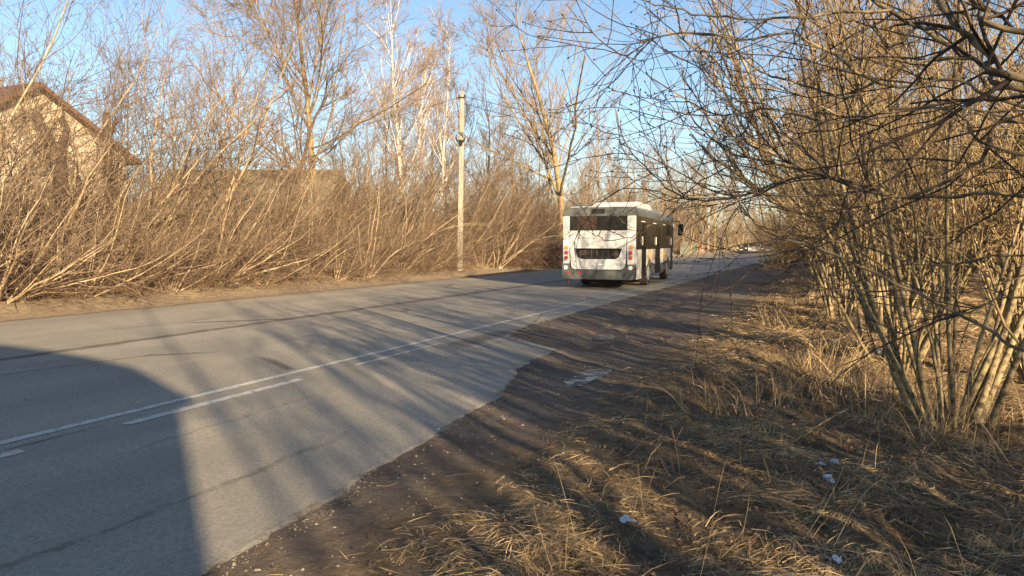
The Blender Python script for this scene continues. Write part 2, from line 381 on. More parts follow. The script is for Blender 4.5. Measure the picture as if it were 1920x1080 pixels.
# ------------------------------------------------------------------ branching plants
def nrm(v): return v / (np.linalg.norm(v, axis=-1, keepdims=True) + 1e-9)
def grow(rng, P0, D0, L, Rr, nseg, wander, up, tip=.35, bias=None):
    P, D = P0.copy(), nrm(D0); pts = [P.copy()]; rad = [Rr]
    for k in range(nseg):
        D = nrm(D + rng.normal(0, wander, D.shape) + np.array([0, 0, up]) + (0 if bias is None else np.array(bias)))
        P = P + D * (L / nseg)[:, None]; pts.append(P.copy()); rad.append(Rr * (1 - (1 - tip) * (k + 1) / nseg))
    return np.stack(pts, 1), np.stack(rad, 1), L
def spawn(rng, br, n, start, ang, lenr, radr, rmin, even=False, end=1.0):
    pts, rad, L = br; N, m = rad.shape
    if isinstance(n, float):
        cnt = np.maximum(1, (n * L + rng.random(N)).astype(int))
    else: cnt = np.full(N, n)
    idx = np.repeat(np.arange(N), cnt); K = len(idx)
    u = start + (end - start) * rng.random(K)
    x = u * (m - 1); i = np.minimum(x.astype(int), m - 2); f = (x - i)[:, None]
    a, b = pts[idx, i], pts[idx, i + 1]; P = a + (b - a) * f; T = nrm(b - a)
    r0 = rad[idx, i] * (1 - f[:, 0]) + rad[idx, i + 1] * f[:, 0]
    rv = rng.normal(0, 1, (K, 3)); pp = nrm(rv - (rv * T).sum(1, keepdims=True) * T)
    A = np.radians(ang) * (1 + .3 * rng.normal(0, 1, K))
    D = np.cos(A)[:, None] * T + np.sin(A)[:, None] * pp
    Lc = L[idx] * lenr * (1.15 - .65 * u) * (.6 + .8 * rng.random(K))
    Rc = np.maximum(rmin, np.minimum(r0 * .85, r0 * radr * (.7 + .6 * rng.random(K))))
    return P, D, Lc, Rc
def tubes(brs, sides):
    VV, QQ, off = [], [], 0
    for (pts, rad, L), k in zip(brs, sides):
        N, m, _ = pts.shape
        T = np.empty_like(pts); T[:, 1:-1] = pts[:, 2:] - pts[:, :-2]; T[:, 0] = pts[:, 1] - pts[:, 0]; T[:, -1] = pts[:, -1] - pts[:, -2]; T = nrm(T)
        ov = nrm(pts[:, -1] - pts[:, 0]); ref = np.where(np.abs(ov[:, 2:3]) < .8, np.array([[0, 0, 1.]]), np.array([[1., 0, 0]]))[:, None, :]
        U = nrm(np.cross(T, np.broadcast_to(ref, T.shape))); W_ = np.cross(T, U)
        a = np.arange(k) * 2 * np.pi / k
        ring = pts[:, :, None] + rad[:, :, None, None] * (np.cos(a)[None, None, :, None] * U[:, :, None] + np.sin(a)[None, None, :, None] * W_[:, :, None])
        VV.append(ring.reshape(-1, 3))
        b = (np.arange(N)[:, None, None] * m + np.arange(m - 1)[None, :, None]) * k; j = np.arange(k)[None, None]
        j2 = (j + 1) % k
        QQ.append(off + np.stack([b + j, b + j2, b + k + j2, b + k + j], -1).reshape(-1, 4)); off += N * m * k
    return np.concatenate(VV), np.concatenate(QQ)
def plant(seed, P0, D0, L, Rr, spec0, levels, split, sides, mats, names=('trunk', 'crown')):
    rng = np.random.default_rng(seed)
    brs = [grow(rng, np.array(P0, float), np.array(D0, float), np.array(L, float), np.array(Rr, float), **spec0)]
    for lv in levels:
        P, D, Lc, Rc = spawn(rng, brs[-1], lv['n'], lv['start'], lv['ang'], lv['len'], lv['rad'], lv['rmin'], end=lv.get('end', 1.0))
        brs.append(grow(rng, P, D, Lc, Rc, lv['nseg'], lv['w'], lv['up'], lv.get('tip', .4), lv.get('bias')))
    out = []
    for nm, b, sd, mt in ((names[0], brs[:split], sides[:split], mats[0]), (names[1], brs[split:], sides[split:], mats[1])):
        V, Q = tubes(b, sd); out.append(raw_mesh(nm, V, Q, mt))
    return out
def stand(name, meshes, loc, rz, sc, label, cat, group=None, lean=(0, 0)):
    r = empty(name, loc, rz, label=label, cat=cat, group=group); r.scale = (sc, sc, sc)
    r.rotation_euler = (lean[0], lean[1], rz)
    for me in meshes: link(me.name.split('.')[0], me, r)
    return r
def lv(n, start, ang, len_, rad, rmin, nseg, w, up, **k):
    return dict(n=n, start=start, ang=ang, len=len_, rad=rad, rmin=rmin, nseg=nseg, w=w, up=up, **k)
def fan(rng, n, spread, tilt, lean, L, Rr, base=.25):
    a = rng.random(n) * 2 * np.pi; q = tilt * np.sqrt(rng.random(n))
    D = np.stack([np.cos(a) * np.sin(q) + lean, np.sin(a) * np.sin(q), np.cos(q)], -1)
    P = np.stack([np.cos(a) * base * rng.random(n), np.sin(a) * base * rng.random(n), np.full(n, -.08)], -1)
    return P, D, L * (.55 + .6 * rng.random(n)), Rr * (.55 + .8 * rng.random(n))
# hedge shrubs on the left: stems thrown over along the road
hedge = []
for k in range(6):
    rg = np.random.default_rng(100 + k)
    P, D, L, Q_ = fan(rg, 16, 0, 1.0, .55, 4.2, .028, .45)
    hedge.append(plant(110 + k, P, D, L, Q_, dict(nseg=8, wander=.12, up=.03, tip=.15), [
        lv(8, .12, 36, .52, .55, .007, 5, .13, .05), lv(4, .1, 42, .55, .55, .005, 4, .15, .03), lv(2, .2, 40, .6, .6, .004, 3, .15, .02)],
        1, (6, 4, 3, 3), (M['stem_l'], M['twig_l']), ('stems', 'twigs')))
# low brown bramble tangle in front / at the foot of the hedge
tangle = []
for k in range(4):
    rg = np.random.default_rng(200 + k)
    P, D, L, Q_ = fan(rg, 34, 0, 1.25, .30, 1.7, .009, .8)
    tangle.append(plant(210 + k, P, D, L, Q_, dict(nseg=7, wander=.22, up=-.03), [
        lv(7, .1, 50, .5, .6, .004, 4, .22, 0), lv(4, .1, 50, .6, .6, .003, 3, .22, 0)],
        1, (4, 3, 3), (M['twig_dark'], M['twig_dark']), ('stems', 'twigs')))
# tall willow shrubs rising out of the left hedge
tall = []
for k in range(4):
    rg = np.random.default_rng(300 + k)
    P, D, L, Q_ = fan(rg, 8, 0, .45, .34, 8.2, .055, .4)
    tall.append(plant(310 + k, P, D, L, Q_, dict(nseg=12, wander=.08, up=.03, tip=.1), [
        lv(13, .22, 34, .36, .5, .008, 6, .12, .06), lv(7, .1, 38, .5, .55, .0055, 4, .14, .04), lv(3, .15, 38, .6, .6, .0042, 3, .14, .02)],
        1, (7, 4, 3, 3), (M['stem_l'], M['twig_l']), ('stems', 'twigs')))
# multi-stemmed clumps on the right
clump = []
for k in range(6):
    rg = np.random.default_rng(400 + k)
    P, D, L, Q_ = fan(rg, 21, 0, .46, .0, 5.8, .026, .34)
    clump.append(plant(410 + k, P, D, L, Q_, dict(nseg=11, wander=.06, up=.02, tip=.15), [
        lv(9, .26, 38, .34, .5, .0075, 6, .13, .05), lv(4, .1, 40, .5, .55, .0055, 4, .15, .03), lv(2, .15, 40, .6, .6, .0042, 3, .14, .02)],
        1, (8, 4, 3, 3), (M['stem_r'], M['twig_r']), ('stems', 'twigs')))
sapling = []
for k in range(3):
    rg = np.random.default_rng(450 + k)
    P, D, L, Q_ = fan(rg, 9, 0, .26, .0, 8.5, .05, .7)
    sapling.append(plant(460 + k, P, D, L, Q_, dict(nseg=11, wander=.04, up=.03), [
        lv(9, .3, 36, .26, .4, .008, 6, .12, .05), lv(3, .1, 40, .5, .55, .005, 4, .15, .03)],
        1, (8, 4, 3), (M['stem_r'], M['twig_r']), ('stems', 'twigs')))
gold = []
for k in range(2):
    rg = np.random.default_rng(480 + k)
    P, D, L, Q_ = fan(rg, 4, 0, .35, .0, 12, .09, .4)
    gold.append(plant(490 + k, P, D, L, Q_, dict(nseg=12, wander=.06, up=.03, tip=.12), [
        lv(15, .2, 42, .34, .45, .014, 7, .12, .05), lv(8, .15, 40, .45, .5, .009, 4, .14, .04), lv(4, .2, 38, .55, .6, .007, 3, .14, .02)],
        1, (7, 4, 3, 3), (M['stem_r'], M['twig_r'])))
# background trees, cheap
back = []
for k in range(5):
    rg = np.random.default_rng(500 + k)
    n = 1 if k < 3 else 3
    P, D, L, Q_ = fan(rg, n, 0, .06 if n == 1 else .3, .02, 12.5, .11 if n == 1 else .08, .2)
    L = L * 0 + 12.5 * (1 if n == 1 else .9)
    back.append(plant(510 + k, P, D, L, Q_, dict(nseg=12, wander=.04, up=.05, tip=.12), [
        lv(26 if n == 1 else 13, .2, 42, .30, .45, .014, 7, .10, .10), lv(8, .15, 38, .42, .5, .009, 4, .12, .08), lv(5, .2, 34, .55, .6, .007, 3, .12, .05)],
        1, (7, 4, 3, 3), (M['bark_t'], M['twig_t'])))

rr = random.Random(7)
ORD = 'first second third fourth fifth sixth seventh eighth ninth tenth eleventh twelfth thirteenth fourteenth fifteenth sixteenth seventeenth eighteenth nineteenth twentieth'.split()
TENS = {2: 'twenty', 3: 'thirty', 4: 'forty', 5: 'fifty'}
def nth(i): return ORD[i] if i < 20 else TENS[(i + 1) // 10] + '-' + ORD[(i + 1) % 10 - 1] if (i + 1) % 10 else {3: 'thirtieth', 4: 'fortieth', 5: 'fiftieth'}[(i + 1) // 10]
NTH = {}
def count(key): NTH[key] = NTH.get(key, -1) + 1; return nth(NTH[key])
def zone_left(s):
    if s < 15: return 'in front of the gabled cream house'
    if s < 27: return 'between the gabled house and the low cottage'
    if s < 35: return 'left of the tall concrete pole'
    return 'between the concrete pole and the bus'
cnt = 0
s = 3.0
while s < 78:
    for row, (t0, sc0) in enumerate(((17.0, .78), (18.6, 1.0), (20.6, 1.2))):
        if row == 2 and 17 < s < 20: continue
        if row == 0 and 29.6 < s < 34.2: continue
        ss, tt = s + rr.uniform(-.6, .6), t0 + rr.uniform(-.4, .4)
        sc = sc0 * rr.uniform(.72, 1.28) * (1 + max(0, s - 30) * .006) * (.9 if s < 16 else .98 if s < 27 else 1.08)
        stand('hedge_shrub', hedge[cnt % 6], gpt(ss, tt), RA + rr.uniform(-.6, .45), sc,
              'leaning ochre bare shrub in the %s row of the left hedge, %s from the left' % (('front', 'middle', 'back')[row], count(('h', row))),
              'shrub', 'bare shrubs of the left hedge'); cnt += 1
    s += 1.75 + max(0, s - 30) * .02
s = 3.5; k = 0
while s < 60:
    for t0 in (16.9, 18.1):
        if 31 < s < 34.6 and t0 < 17: continue
        stand('bramble', tangle[k % 4], gpt(s + rr.uniform(-.4, .4), t0 + rr.uniform(-.3, .3)), rr.uniform(0, 6.3), rr.uniform(.8, 1.25),
              'low brown bramble at the %s foot of the left hedge, %s from the left' % ('road-side' if t0 < 17 else 'inner', count(('b', t0))), 'shrub', 'brambles under the left hedge'); k += 1
    s += 1.7
for k, (px, Y, sc, lab) in enumerate([(35, 18.5, 1.02, 'tall pale willow shrub at the left picture edge in front of the cream house'), (130, 20, .95, 'tall willow shrub rising in front of the cream gable'),
        (235, 21, .92, 'tall leaning willow shrub beside the right eave of the cream house'), (330, 23, 1.05, 'tall leaning willow shrub left of the cottage roof'),
        (-90, 17, 1.1, 'tall willow shrub mostly left of the picture edge'), (640, 33, .9, 'tall thin leaning shrub right of the big ochre tree')]):
    p = at(px, 500, Y); stt = toST(p.x, p.y)
    stand('tall_willow_shrub', tall[k % 4], gpt(*stt), RA - .25 + rr.uniform(-.3, .3), sc, lab, 'shrub', 'tall willow shrubs in the left hedge')
for q, (px, Y) in enumerate([(975, 42), (1000, 43), (1022, 43.5), (1042, 44.5), (1060, 46)]):
    p_ = at(px, 500, Y); s_, t_ = toST(p_.x, p_.y)
    stand('dark_bramble', tangle[q % 4], gpt(s_, max(t_, 16.9)), q * 1.7, 1.9, 'large dark bramble mass left of the bus, %s from the left' % count('db'), 'shrub', 'dark brambles left of the bus')
# right thicket
k = 0
def zone_r(s, t):
    if s < 5: return 'beside the viewer'
    if s < 18: return 'near the mown-down straw on the right'
    if s < 35: return 'level with the bus'
    return 'far along the right roadside'
near_cl = [(7.35, -1.0, .95, 'near yellow-green clump of bare stems fanning from one root at right', 0.3), (10.3, -.75, 1.0, 'second yellow-green clump of bare stems, with a dark stump at its foot', 1.9),
           (13.4, -.9, 1.0, 'third bare clump back along the dry bank', 4.0), (16.4, -.2, .95, 'fourth bare clump, at the crest of the dry bank', 5.1),
           (10.2, -2.3, 1.05, 'bare clump at the right picture edge behind the nearest one', 2.2), (13.6, -2.9, 1.1, 'thick bare clump in the second row at right', 3.2)]
for q in range(17):                          # low brush pressing up to the road further on
    s_ = 43 + q * 3.1
    stand('multistem_shrub', clump[q % 6], gpt(s_, 3.4 - .8 * (q % 2) + float(shift(s_))), q * 2.3, .55 + .1 * (q % 3), 'low bare brush hugging the right edge of the road past the bus, %s along' % count('rb'), 'shrub', 'low brush at the right road edge')
for q, (px, Y, hh, lab) in enumerate([(1330, 70, 1.0, 'bare tree above the far poles'), (1400, 60, .95, 'golden bare tree over the far cars'), (1455, 50, .9, 'golden bare tree behind the long dark near limb'), (1500, 58, 1.05, 'tall bare tree deep in the middle of the right thicket'), (1590, 46, .9, 'bare tree rising through the right thicket'), (1700, 40, .85, 'bare tree rising at the far right of the thicket')]):
    p_ = at(px, 500, Y); s_, t_ = toST(p_.x, p_.y); t_ = min(t_, 1.5) if px > 1400 else t_
    if px <= 1400: s_, t_ = s_ + 30, (16.5 if px < 1350 else 1.0)
    stand('golden_bare_tree', gold[q % 2], gpt(s_, t_), q * 1.9, hh, lab, 'tree')
for s0, t0, sc, lab, rz in near_cl:
    stand('multistem_shrub', clump[k % 6], gpt(s0, t0), rz, sc, lab, 'shrub', 'multi-stemmed clumps on the right'); k += 1
s = 18.5
while s < 95:
    for t0 in (-.7, -3.0):
        if t0 < -1 and rr.random() < .3: continue
        stand('multistem_shrub', clump[k % 6], gpt(s + rr.uniform(-.7, .7), t0 + rr.uniform(-.6, .5) + float(shift(s))), rr.uniform(0, 6.3), rr.uniform(.85, 1.15),
              'bare yellow-brown clump, %s from the viewer in the %s row of the right thicket' % (count(('r', t0)), 'roadside' if t0 > -1 else 'second'), 'shrub', 'multi-stemmed clumps on the right'); k += 1
    s += 2.5 + s * .014
for (t0, s0, s1, st) in ((-5.6, 20, 85, 3.6), (-7.6, 27, 90, 2.6), (-11, 38, 95, 3.0), (-15, 50, 100, 3.6), (-20, 64, 110, 4.4)):
    s = s0
    while s < s1:
        stand('multistem_shrub', clump[k % 6], gpt(s + rr.uniform(-.9, .9), t0 + rr.uniform(-1, 1)), rr.uniform(0, 6.3), rr.uniform(.95, 1.3),
              'bare clump deep in the right thicket, %s from the viewer in the %s row' % (count(('r', t0)), {-5.6: 'third', -7.6: 'fourth', -11: 'fifth', -15: 'sixth', -20: 'seventh'}[t0]), 'shrub', 'multi-stemmed clumps on the right'); k += 1
        s += st + s * .02
# beside and behind the viewer: their stems streak the asphalt with shadow
for (s0, t0, sc) in [(*toST(x_, y_), sc_) for x_, y_, sc_ in ((5.2, -1.6, .8), (3.9, 1.0, .6), (5.0, .6, .7), (5.8, -4, .85), (6.6, -9, 1.), (9.5, -8.5, 1.), (8.6, -13, 1.1), (12, -11.5, 1.1), (8.8, -6.8, .95), (7.6, -11, 1.), (10.8, -10.2, 1.1), (10.2, -15, 1.2), (13.8, -13.5, 1.2))]:
    stand('multistem_shrub', sapling[k % 3], gpt(s0, t0), rr.uniform(0, 6.3), sc, 'bare clump on the right outside the picture, %s from the front' % count('bv'), 'shrub', 'multi-stemmed clumps on the right'); k += 1

# named trees
def tree(name, seed, loc, H, R0, mats, nlimb=26, ang=40, upl=.10, lens=.34, start=.2, n2=9, n3=6, n4=3, lean=(0, 0, 1), label='', cat='tree', group=None, trunks=1, w0=.04, rt=.009, wl=.10, tip=.1, radr=.5):
    rg = np.random.default_rng(seed)
    if trunks == 1: P, D, L, Q_ = np.array([[0, 0, -.2]]), np.array([lean]), np.array([H]), np.array([R0])
    else:
        P, D, L, Q_ = fan(rg, trunks, 0, .42, 0, H, R0, .25); L = H * (.75 + .3 * rg.random(trunks)); D = D + np.array(lean) * .4
    ms = plant(seed + 1, P, D, L, Q_, dict(nseg=16, wander=w0, up=.05, tip=tip), [
        lv(nlimb, start, ang, lens, radr, .02, 9, wl, upl), lv(n2, .15, 36, .42, .5, rt * 1.5, 5, .11, upl * .8), lv(n3, .12, 34, .5, .55, rt, 4, .12, upl * .6), lv(n4, .2, 32, .6, .6, rt * .8, 3, .12, .02)],
        2, (10, 6, 4, 3, 3), mats)
    return stand(name, ms, loc, 0, 1, label, cat, group)
def base(px, Y):
    p = at(px, 500, Y); s_, t_ = toST(p.x, p.y); return gpt(s_, t_)
bt = (M['bark_t'], M['twig_t'])
tree('bare_tree', 1001, base(592, 35), 15.5, .20, bt, 34, 50, .055, .52, .22, 12, 8, 3, radr=.33, label='big ochre bare tree with a straight trunk rising above the cottage roof', w0=.025)
tree('bare_tree', 1015, base(525, 31), 10, .17, (M['bark_dark'], M['twig_t']), 14, 50, .06, .4, .3, 8, 5, 3, lean=(.25, 0, 1), w0=.16, label='crooked dark-barked tree with twisting limbs left of the big ochre tree')
bb = (M['birch'], M['twig_b'])
tree('birch', 1021, base(756, 45), 14.5, .15, bb, 30, 26, .05, .34, .3, 9, 6, 3, radr=.35, label='white-trunked birch left of the concrete pole', rt=.008, w0=.03)
tree('birch', 1031, base(775, 47), 12.5, .12, bb, 30, 26, .05, .34, .3, 9, 6, 3, radr=.35, label='thinner white birch just behind the first one', rt=.008, w0=.04)
tree('birch', 1041, base(818, 54), 15.5, .14, bb, 30, 26, .05, .34, .3, 9, 6, 3, radr=.35, label='white birch nearest the concrete pole', rt=.009, w0=.03)
tree('bare_tree', 1051, base(1050, 50), 17.5, .27, (M['bark_t'], M['twig_t']), 24, 36, .06, .58, .12, 10, 7, 3, radr=.4, lean=(.04, 0, 1), label='tall spreading willow with many upright limbs behind the bus', rt=.011, w0=.05)
for i, (px, Y, H) in enumerate([(872, 60, 14.5), (905, 57, 13.5), (938, 62, 14.5), (968, 58, 12.5), (1000, 64, 14), (1125, 66, 13), (1170, 74, 12), (1215, 84, 11.5), (845, 64, 15)]):
    stand('bare_tree', back[i % 5], base(px, Y), i * 1.3, H / 12.5, ['thin bare tree just right of the concrete pole top', 'bare tree between the concrete pole and the tall willow, nearest the pole', 'bare tree midway between the pole and the tall willow',
          'short bare tree left of the tall willow', 'bare tree touching the left of the tall willow', 'bare tree above the white bus roof hump', 'bare tree above the front of the bus', 'bare tree beyond the bus front', 'bare tree right behind the concrete pole'][i], 'tree', 'bare trees behind the left hedge')
for i, (px, Y, H) in enumerate([(20, 44, 14), (110, 52, 15), (270, 50, 13), (345, 58, 15), (430, 55, 13), (490, 62, 15), (660, 60, 14), (700, 52, 12), (730, 66, 16), (800, 72, 16)]):
    stand('bare_tree', back[(i + 2) % 5], base(px, Y), i * 2.1, H / 12.5, 'thin bare tree behind the %s, %s from the left there' % (('cream house' if px < 200 else 'cottage' if px < 560 else 'birches'), count(px < 200 and 'a' or px < 560 and 'c' or 'd')), 'tree', 'bare trees behind the houses')
# leaning willow over the road from the right, and more of its neighbours
tree('bare_tree', 1061, base(1545, 30), 12, .20, (M['bark_t'], M['twig_t']), 16, 42, .08, .38, .25, 9, 6, 3, lean=(-.42, .05, 1), w0=.06, label='large bare willow leaning left over the road from the right thicket')
tree('bare_tree', 1071, base(1640, 24), 12, .20, (M['bark_t'], M['twig_r']), 16, 42, .08, .36, .2, 9, 6, 3, lean=(-.12, .1, 1), w0=.05, trunks=3, label='bare three-stemmed tree deep in the right thicket')
tree('bare_tree', 1081, base(1570, 44), 12.5, .20, (M['bark_t'], M['twig_t']), 16, 40, .08, .36, .2, 9, 6, 3, lean=(-.2, 0, 1), w0=.06, trunks=2, label='forked bare tree behind the leaning willow')
for i, (px, Y) in enumerate([(1150, 92), (1185, 100), (1220, 95), (1250, 108), (1275, 100), (1300, 118), (1325, 110), (1350, 125), (1375, 135), (1400, 128), (1165, 110), (1200, 120), (1235, 84), (1262, 125), (1290, 90), (1312, 132), (1340, 100), (1388, 112), (1420, 140), (1090, 80), (1020, 76), (985, 84), (950, 78), (915, 82), (880, 76)]):
    stand('bare_tree', back[i % 5], base(px, Y), i * 1.7, (1.0 + .2 * ((i * 7) % 5) / 4), 'bare tree in the row far beyond the %s, %s of them' % ('bus' if px > 1100 else 'concrete pole', count(px > 1100)), 'tree', 'bare trees behind the left hedge')
k = 0                                        # trees closing the view at the bend
for i in range(46):
    s_ = rr.uniform(100, 185); t_ = (rr.uniform(18, 50) if i % 2 else rr.uniform(-26, 2)) + float(shift(s_))
    if i % 2 == 0: t_ = float(shift(s_)) - rr.uniform(1, 26)
    stand('bare_tree', back[i % 5], gpt(s_, t_), rr.uniform(0, 6), rr.uniform(.8, 1.1), 'distant bare tree at the far bend %s of the road, %s of them' % ('left' if i % 2 else 'right', count('far%d' % (i % 2))), 'tree', 'bare trees at the far bend')
for i in range(16):
    s_ = 84 + i * 5.2
    stand('hedge_shrub', hedge[i % 6], gpt(s_, 18.5 + float(shift(s_))), rr.uniform(0, 6), rr.uniform(1.3, 1.7), 'distant bare shrub along the left verge near the bend, %s after the fence' % count('fv'), 'shrub', 'distant shrubs at the bend')
    stand('hedge_shrub', hedge[(i + 3) % 6], gpt(150 + i * 1.6, 25 - i * 3.6), rr.uniform(0, 6), rr.uniform(1.6, 2.1), 'distant bare shrub closing the view at the road bend, %s from the left' % count('fb'), 'shrub', 'distant shrubs at the bend')

# pollarded dark trunk in front of the cream house
def pollard():
    r = empty('pollarded_tree', base(118, 27), 0, label='dark pollarded trunk with sawn-off limbs in front of the cream gable', cat='tree')
    b = gpt(*toST(r.location.x, r.location.y))
    def P_(px, py): return at(px, py, 27) - r.location
    rg = np.random.default_rng(5); sets = []
    for pl, r0, r1 in (([(120, 470), (118, 400), (113, 340), (108, 300)], .34, .30), ([(110, 310), (96, 275), (82, 245), (66, 216)], .24, .17), ([(112, 312), (118, 275), (124, 240), (116, 226)], .2, .12)):
        pts = np.array([P_(*q) for q in pl]); t = np.linspace(0, len(pl) - 1, 10); pp = np.stack([np.interp(t, range(len(pl)), pts[:, c]) for c in range(3)], -1)
        pp += rg.normal(0, .02, pp.shape); sets.append((pp[None], np.linspace(r0, r1, 10)[None] * (1 + .1 * rg.normal(0, 1, 10)), np.array([3.])))
    V, Q = tubes(sets, (10, 9, 8)); link('trunk', raw_mesh('trunk', V, Q, M['bark_dark']), r)
    P, D, Lc, Rc = spawn(rg, sets[1], 24, .5, 60, .6, .1, .008); br = grow(rg, P, D, Lc, Rc * 0 + .012, 5, .15, .1)
    P, D, Lc, Rc = spawn(rg, sets[0], 40, .75, 60, .6, .1, .008); br2 = grow(rg, P, D, Lc, Rc * 0 + .012, 5, .15, .1)
    V, Q = tubes([br, br2], (3, 3)); link('crown', raw_mesh('crown', V, Q, M['twig_dark']), r)
    r2 = empty('cut_trunk', base(207, 27.5), 0, label='short upright sawn-off trunk beside the right eave of the cream house', cat='tree')
    MB().cyl((0, 0, -.2), (.05, 0, 6.1), .17, .13, 10).build('trunk', M['bark_dark'], r2, True)
pollard()

# ------------------------------------------------------------------ houses and sheds
def gable(name, loc, rz, w, l, eave, ridge, wallm, roofm, ov, label, side_windows=()):
    r = empty(name, loc, rz, label=label, cat='house')      # ridge runs along local x, gable at x=0, width along y
    MB().prism([(-w / 2, 0), (w / 2, 0), (w / 2, eave), (0, ridge), (-w / 2, eave)], 'x', 0, l).build('wall', wallm, r)
    k = (ridge - eave) / (w / 2); th = .14
    m = MB()
    for sg in (-1, 1):
        e = w / 2 + ov
        m.prism([(0, ridge + .02), (0, ridge + .02 + th), (sg * e, ridge - k * e + .02 + th), (sg * e, ridge - k * e + .02)], 'x', -ov, l + ov)
    rf = m.build('roof', roofm, r)
    b = MB()
    for sg in (-1, 1):
        e = w / 2 + ov
        b.prism([(0, ridge - .04), (0, ridge + .17), (sg * e, ridge - k * e + .17), (sg * e, ridge - k * e - .04)], 'x', -ov - .04, -ov - .005)
    b.build('bargeboard', roofm, r)
    return r, rf
def window(parent, c, w, h, axis_, fm, pm, off):
    # a framed pane on the face whose outward normal is axis_ ('-x' or '-y')
    f = MB(); t = .09
    def bx(u0, v0, u1, v1, d0, d1):
        return ((d0, c[1] + u0, c[2] + v0), (d1, c[1] + u1, c[2] + v1)) if axis_ == '-x' else ((c[0] + u0, d0, c[2] + v0), (c[0] + u1, d1, c[2] + v1))
    for u0, v0, u1, v1 in ((-w / 2, -h / 2, -w / 2 + t, h / 2), (w / 2 - t, -h / 2, w / 2, h / 2), (-w / 2 + t, h / 2 - t, w / 2 - t, h / 2), (-w / 2 + t, -h / 2, w / 2 - t, -h / 2 + t), (-.02, -h / 2 + t, .02, h / 2 - t)):
        f.box(*bx(u0, v0, u1, v1, off - .07, off - .004))
    fo = f.build('window', fm, parent)
    p = MB(); p.box(*bx(-w / 2 + t, -h / 2 + t, w / 2 - t, h / 2 - t, off - .03, off - .008)); p.build('pane', pm, fo)
    return fo
hb = ST(19.9, 30, .2)
h1, rf1 = gable('gabled_house', hb, RA + math.pi / 2, 8.4, 12, 5.2, 7.7, M['siding'], M['roof_b'], .45, 'cream two-storey house with a brown gabled roof behind the left hedge')
window(h1, (0, -2.2, 1.9), 1.1, 1.3, '-x', M['whitep'], M['glass'], 0)
MB().box((3, .3, 7.0), (3.5, .8, 8.5)).build('chimney', M['boards'], rf1)
h3, _ = gable('outbuilding', ST(26.6, 36, .3), RA + math.pi / 2, 3.4, 6, 6.2, 7.3, M['siding'], M['roof_b'], .3, 'small brown-roofed outbuilding just right of the cream house')
h3['category'] = 'outbuilding'
c0 = at(345, 455, 36); h2, _ = gable('cottage', (c0.x, 35.5, .3), 0, 7.6, 7.6, 2.45, 4.6, M['wall_o'], M['roof_o'], .35, 'low timber cottage with olive roof and pale blue window behind the left hedge')
wc = at(422, 419, 31.6); wf = window(h2, (wc.x - c0.x, 0, 2.02), .62, .62, '-y', M['bluewin'], M['curtain'], -3.8)
MB().prism([(wc.x - c0.x - .42, 2.34), (wc.x - c0.x + .42, 2.34), (wc.x - c0.x, 2.62)], 'y', -3.88, -3.805).build('window_head', M['bluewin'], wf)
sh = empty('lean_to_shed', ST(11.0, 23.5, .3), RA, label='low dark shed with a white fascia at the left picture edge', cat='shed')
MB().box((0, 0, 0), (6, 3, 1.75)).build('wall', M['boards'], sh)
MB().prism([(-.25, 1.78), (3.1, 2.75), (3.1, 2.85), (-.25, 1.88)], 'x', -.2, 6.2).build('roof', M['roof_b'], sh)
MB().box((-.2, -.29, 1.72), (6.2, -.255, 1.86)).build('fascia', M['whitep'], sh)

# ------------------------------------------------------------------ concrete poles, cables
def pole(loc, H, label, lean=0, coil=True):
    r = empty('utility_pole', loc, -.25, label=label, cat='utility pole', group='concrete utility poles'); r.rotation_euler = (0, lean, -.25)
    m = MB(); b, t = .125, .085
    vs = [m.bm.verts.new(p) for p in ((-b, -b * .8, -.4), (b, -b * .8, -.4), (b, b * .8, -.4), (-b, b * .8, -.4), (-t, -t * .8, H), (t, -t * .8, H), (t, t * .8, H), (-t, t * .8, H))]
    for f in ((3, 2, 1, 0), (4, 5, 6, 7), (0, 1, 5, 4), (1, 2, 6, 5), (2, 3, 7, 6), (3, 0, 4, 7)): m.bm.faces.new([vs[i] for i in f])
    bmesh.ops.bevel(m.bm, geom=list(m.bm.edges), offset=.015, segments=2, affect='EDGES')
    m.build('shaft', M['concrete'], r)
    MB().box((-.16, -.09, H - .32), (.16, -.075, H - .26)).cyl((.15, -.08, H - .34), (.15, -.08, H - .16), .03).cyl((-.15, -.08, H - .34), (-.15, -.08, H - .16), .03).build('bracket', M['black'], r)
    if coil:
        m = MB()
        for q in range(4): m.torus((.0, -.16 - .012 * q, H - 2.15 - .02 * q), (.05 * q, 1, .1), .21 + .015 * q, .012)
        m.build('cable_coil', M['cable'], r); MB().box((-.07, -.22, H - 2.55), (.07, -.1, H - 2.3)).build('junction_box', M['black'], r)
    return r
pb = base(862, 35.4)
pole(pb, 8.55, 'tall concrete utility pole with a black cable coil, in front of the left hedge', .02)
pole(at(1328, 478, 100) * 1.0 - Vector((0, 0, at(1328, 478, 100).z)), 7.6, 'concrete pole beyond the bus, next to the triangular sign', 0, False)
pole(at(1370, 470, 140) - Vector((0, 0, at(1370, 470, 140).z)), 6.8, 'small distant concrete pole near the parked cars', 0, False)
p4 = at(1545, 470, 62); p4.z = 0; pole(p4, 10.4, 'concrete pole hidden in the right thicket', 0, False)
def cable(a, b, sag, label, r=.012):
    a, b = Vector(a), Vector(b); n = 28
    pts = np.array([list(a.lerp(b, i / n) - Vector((0, 0, sag * 4 * (i / n) * (1 - i / n)))) for i in range(n + 1)])[None]
    V, Q = tubes([(pts, np.full((1, n + 1), r), np.array([1.]))], (5,))
    tag(link('overhead_cable', raw_mesh('overhead_cable', V, Q, M['cable'])), label, 'cable', 'overhead cables')
top = pb + Vector((.18, 0, 8.35))
cable(top, p4 + Vector((0, 0, 10.2)), 1.0, 'upper black overhead cable running right from the concrete pole', .014)
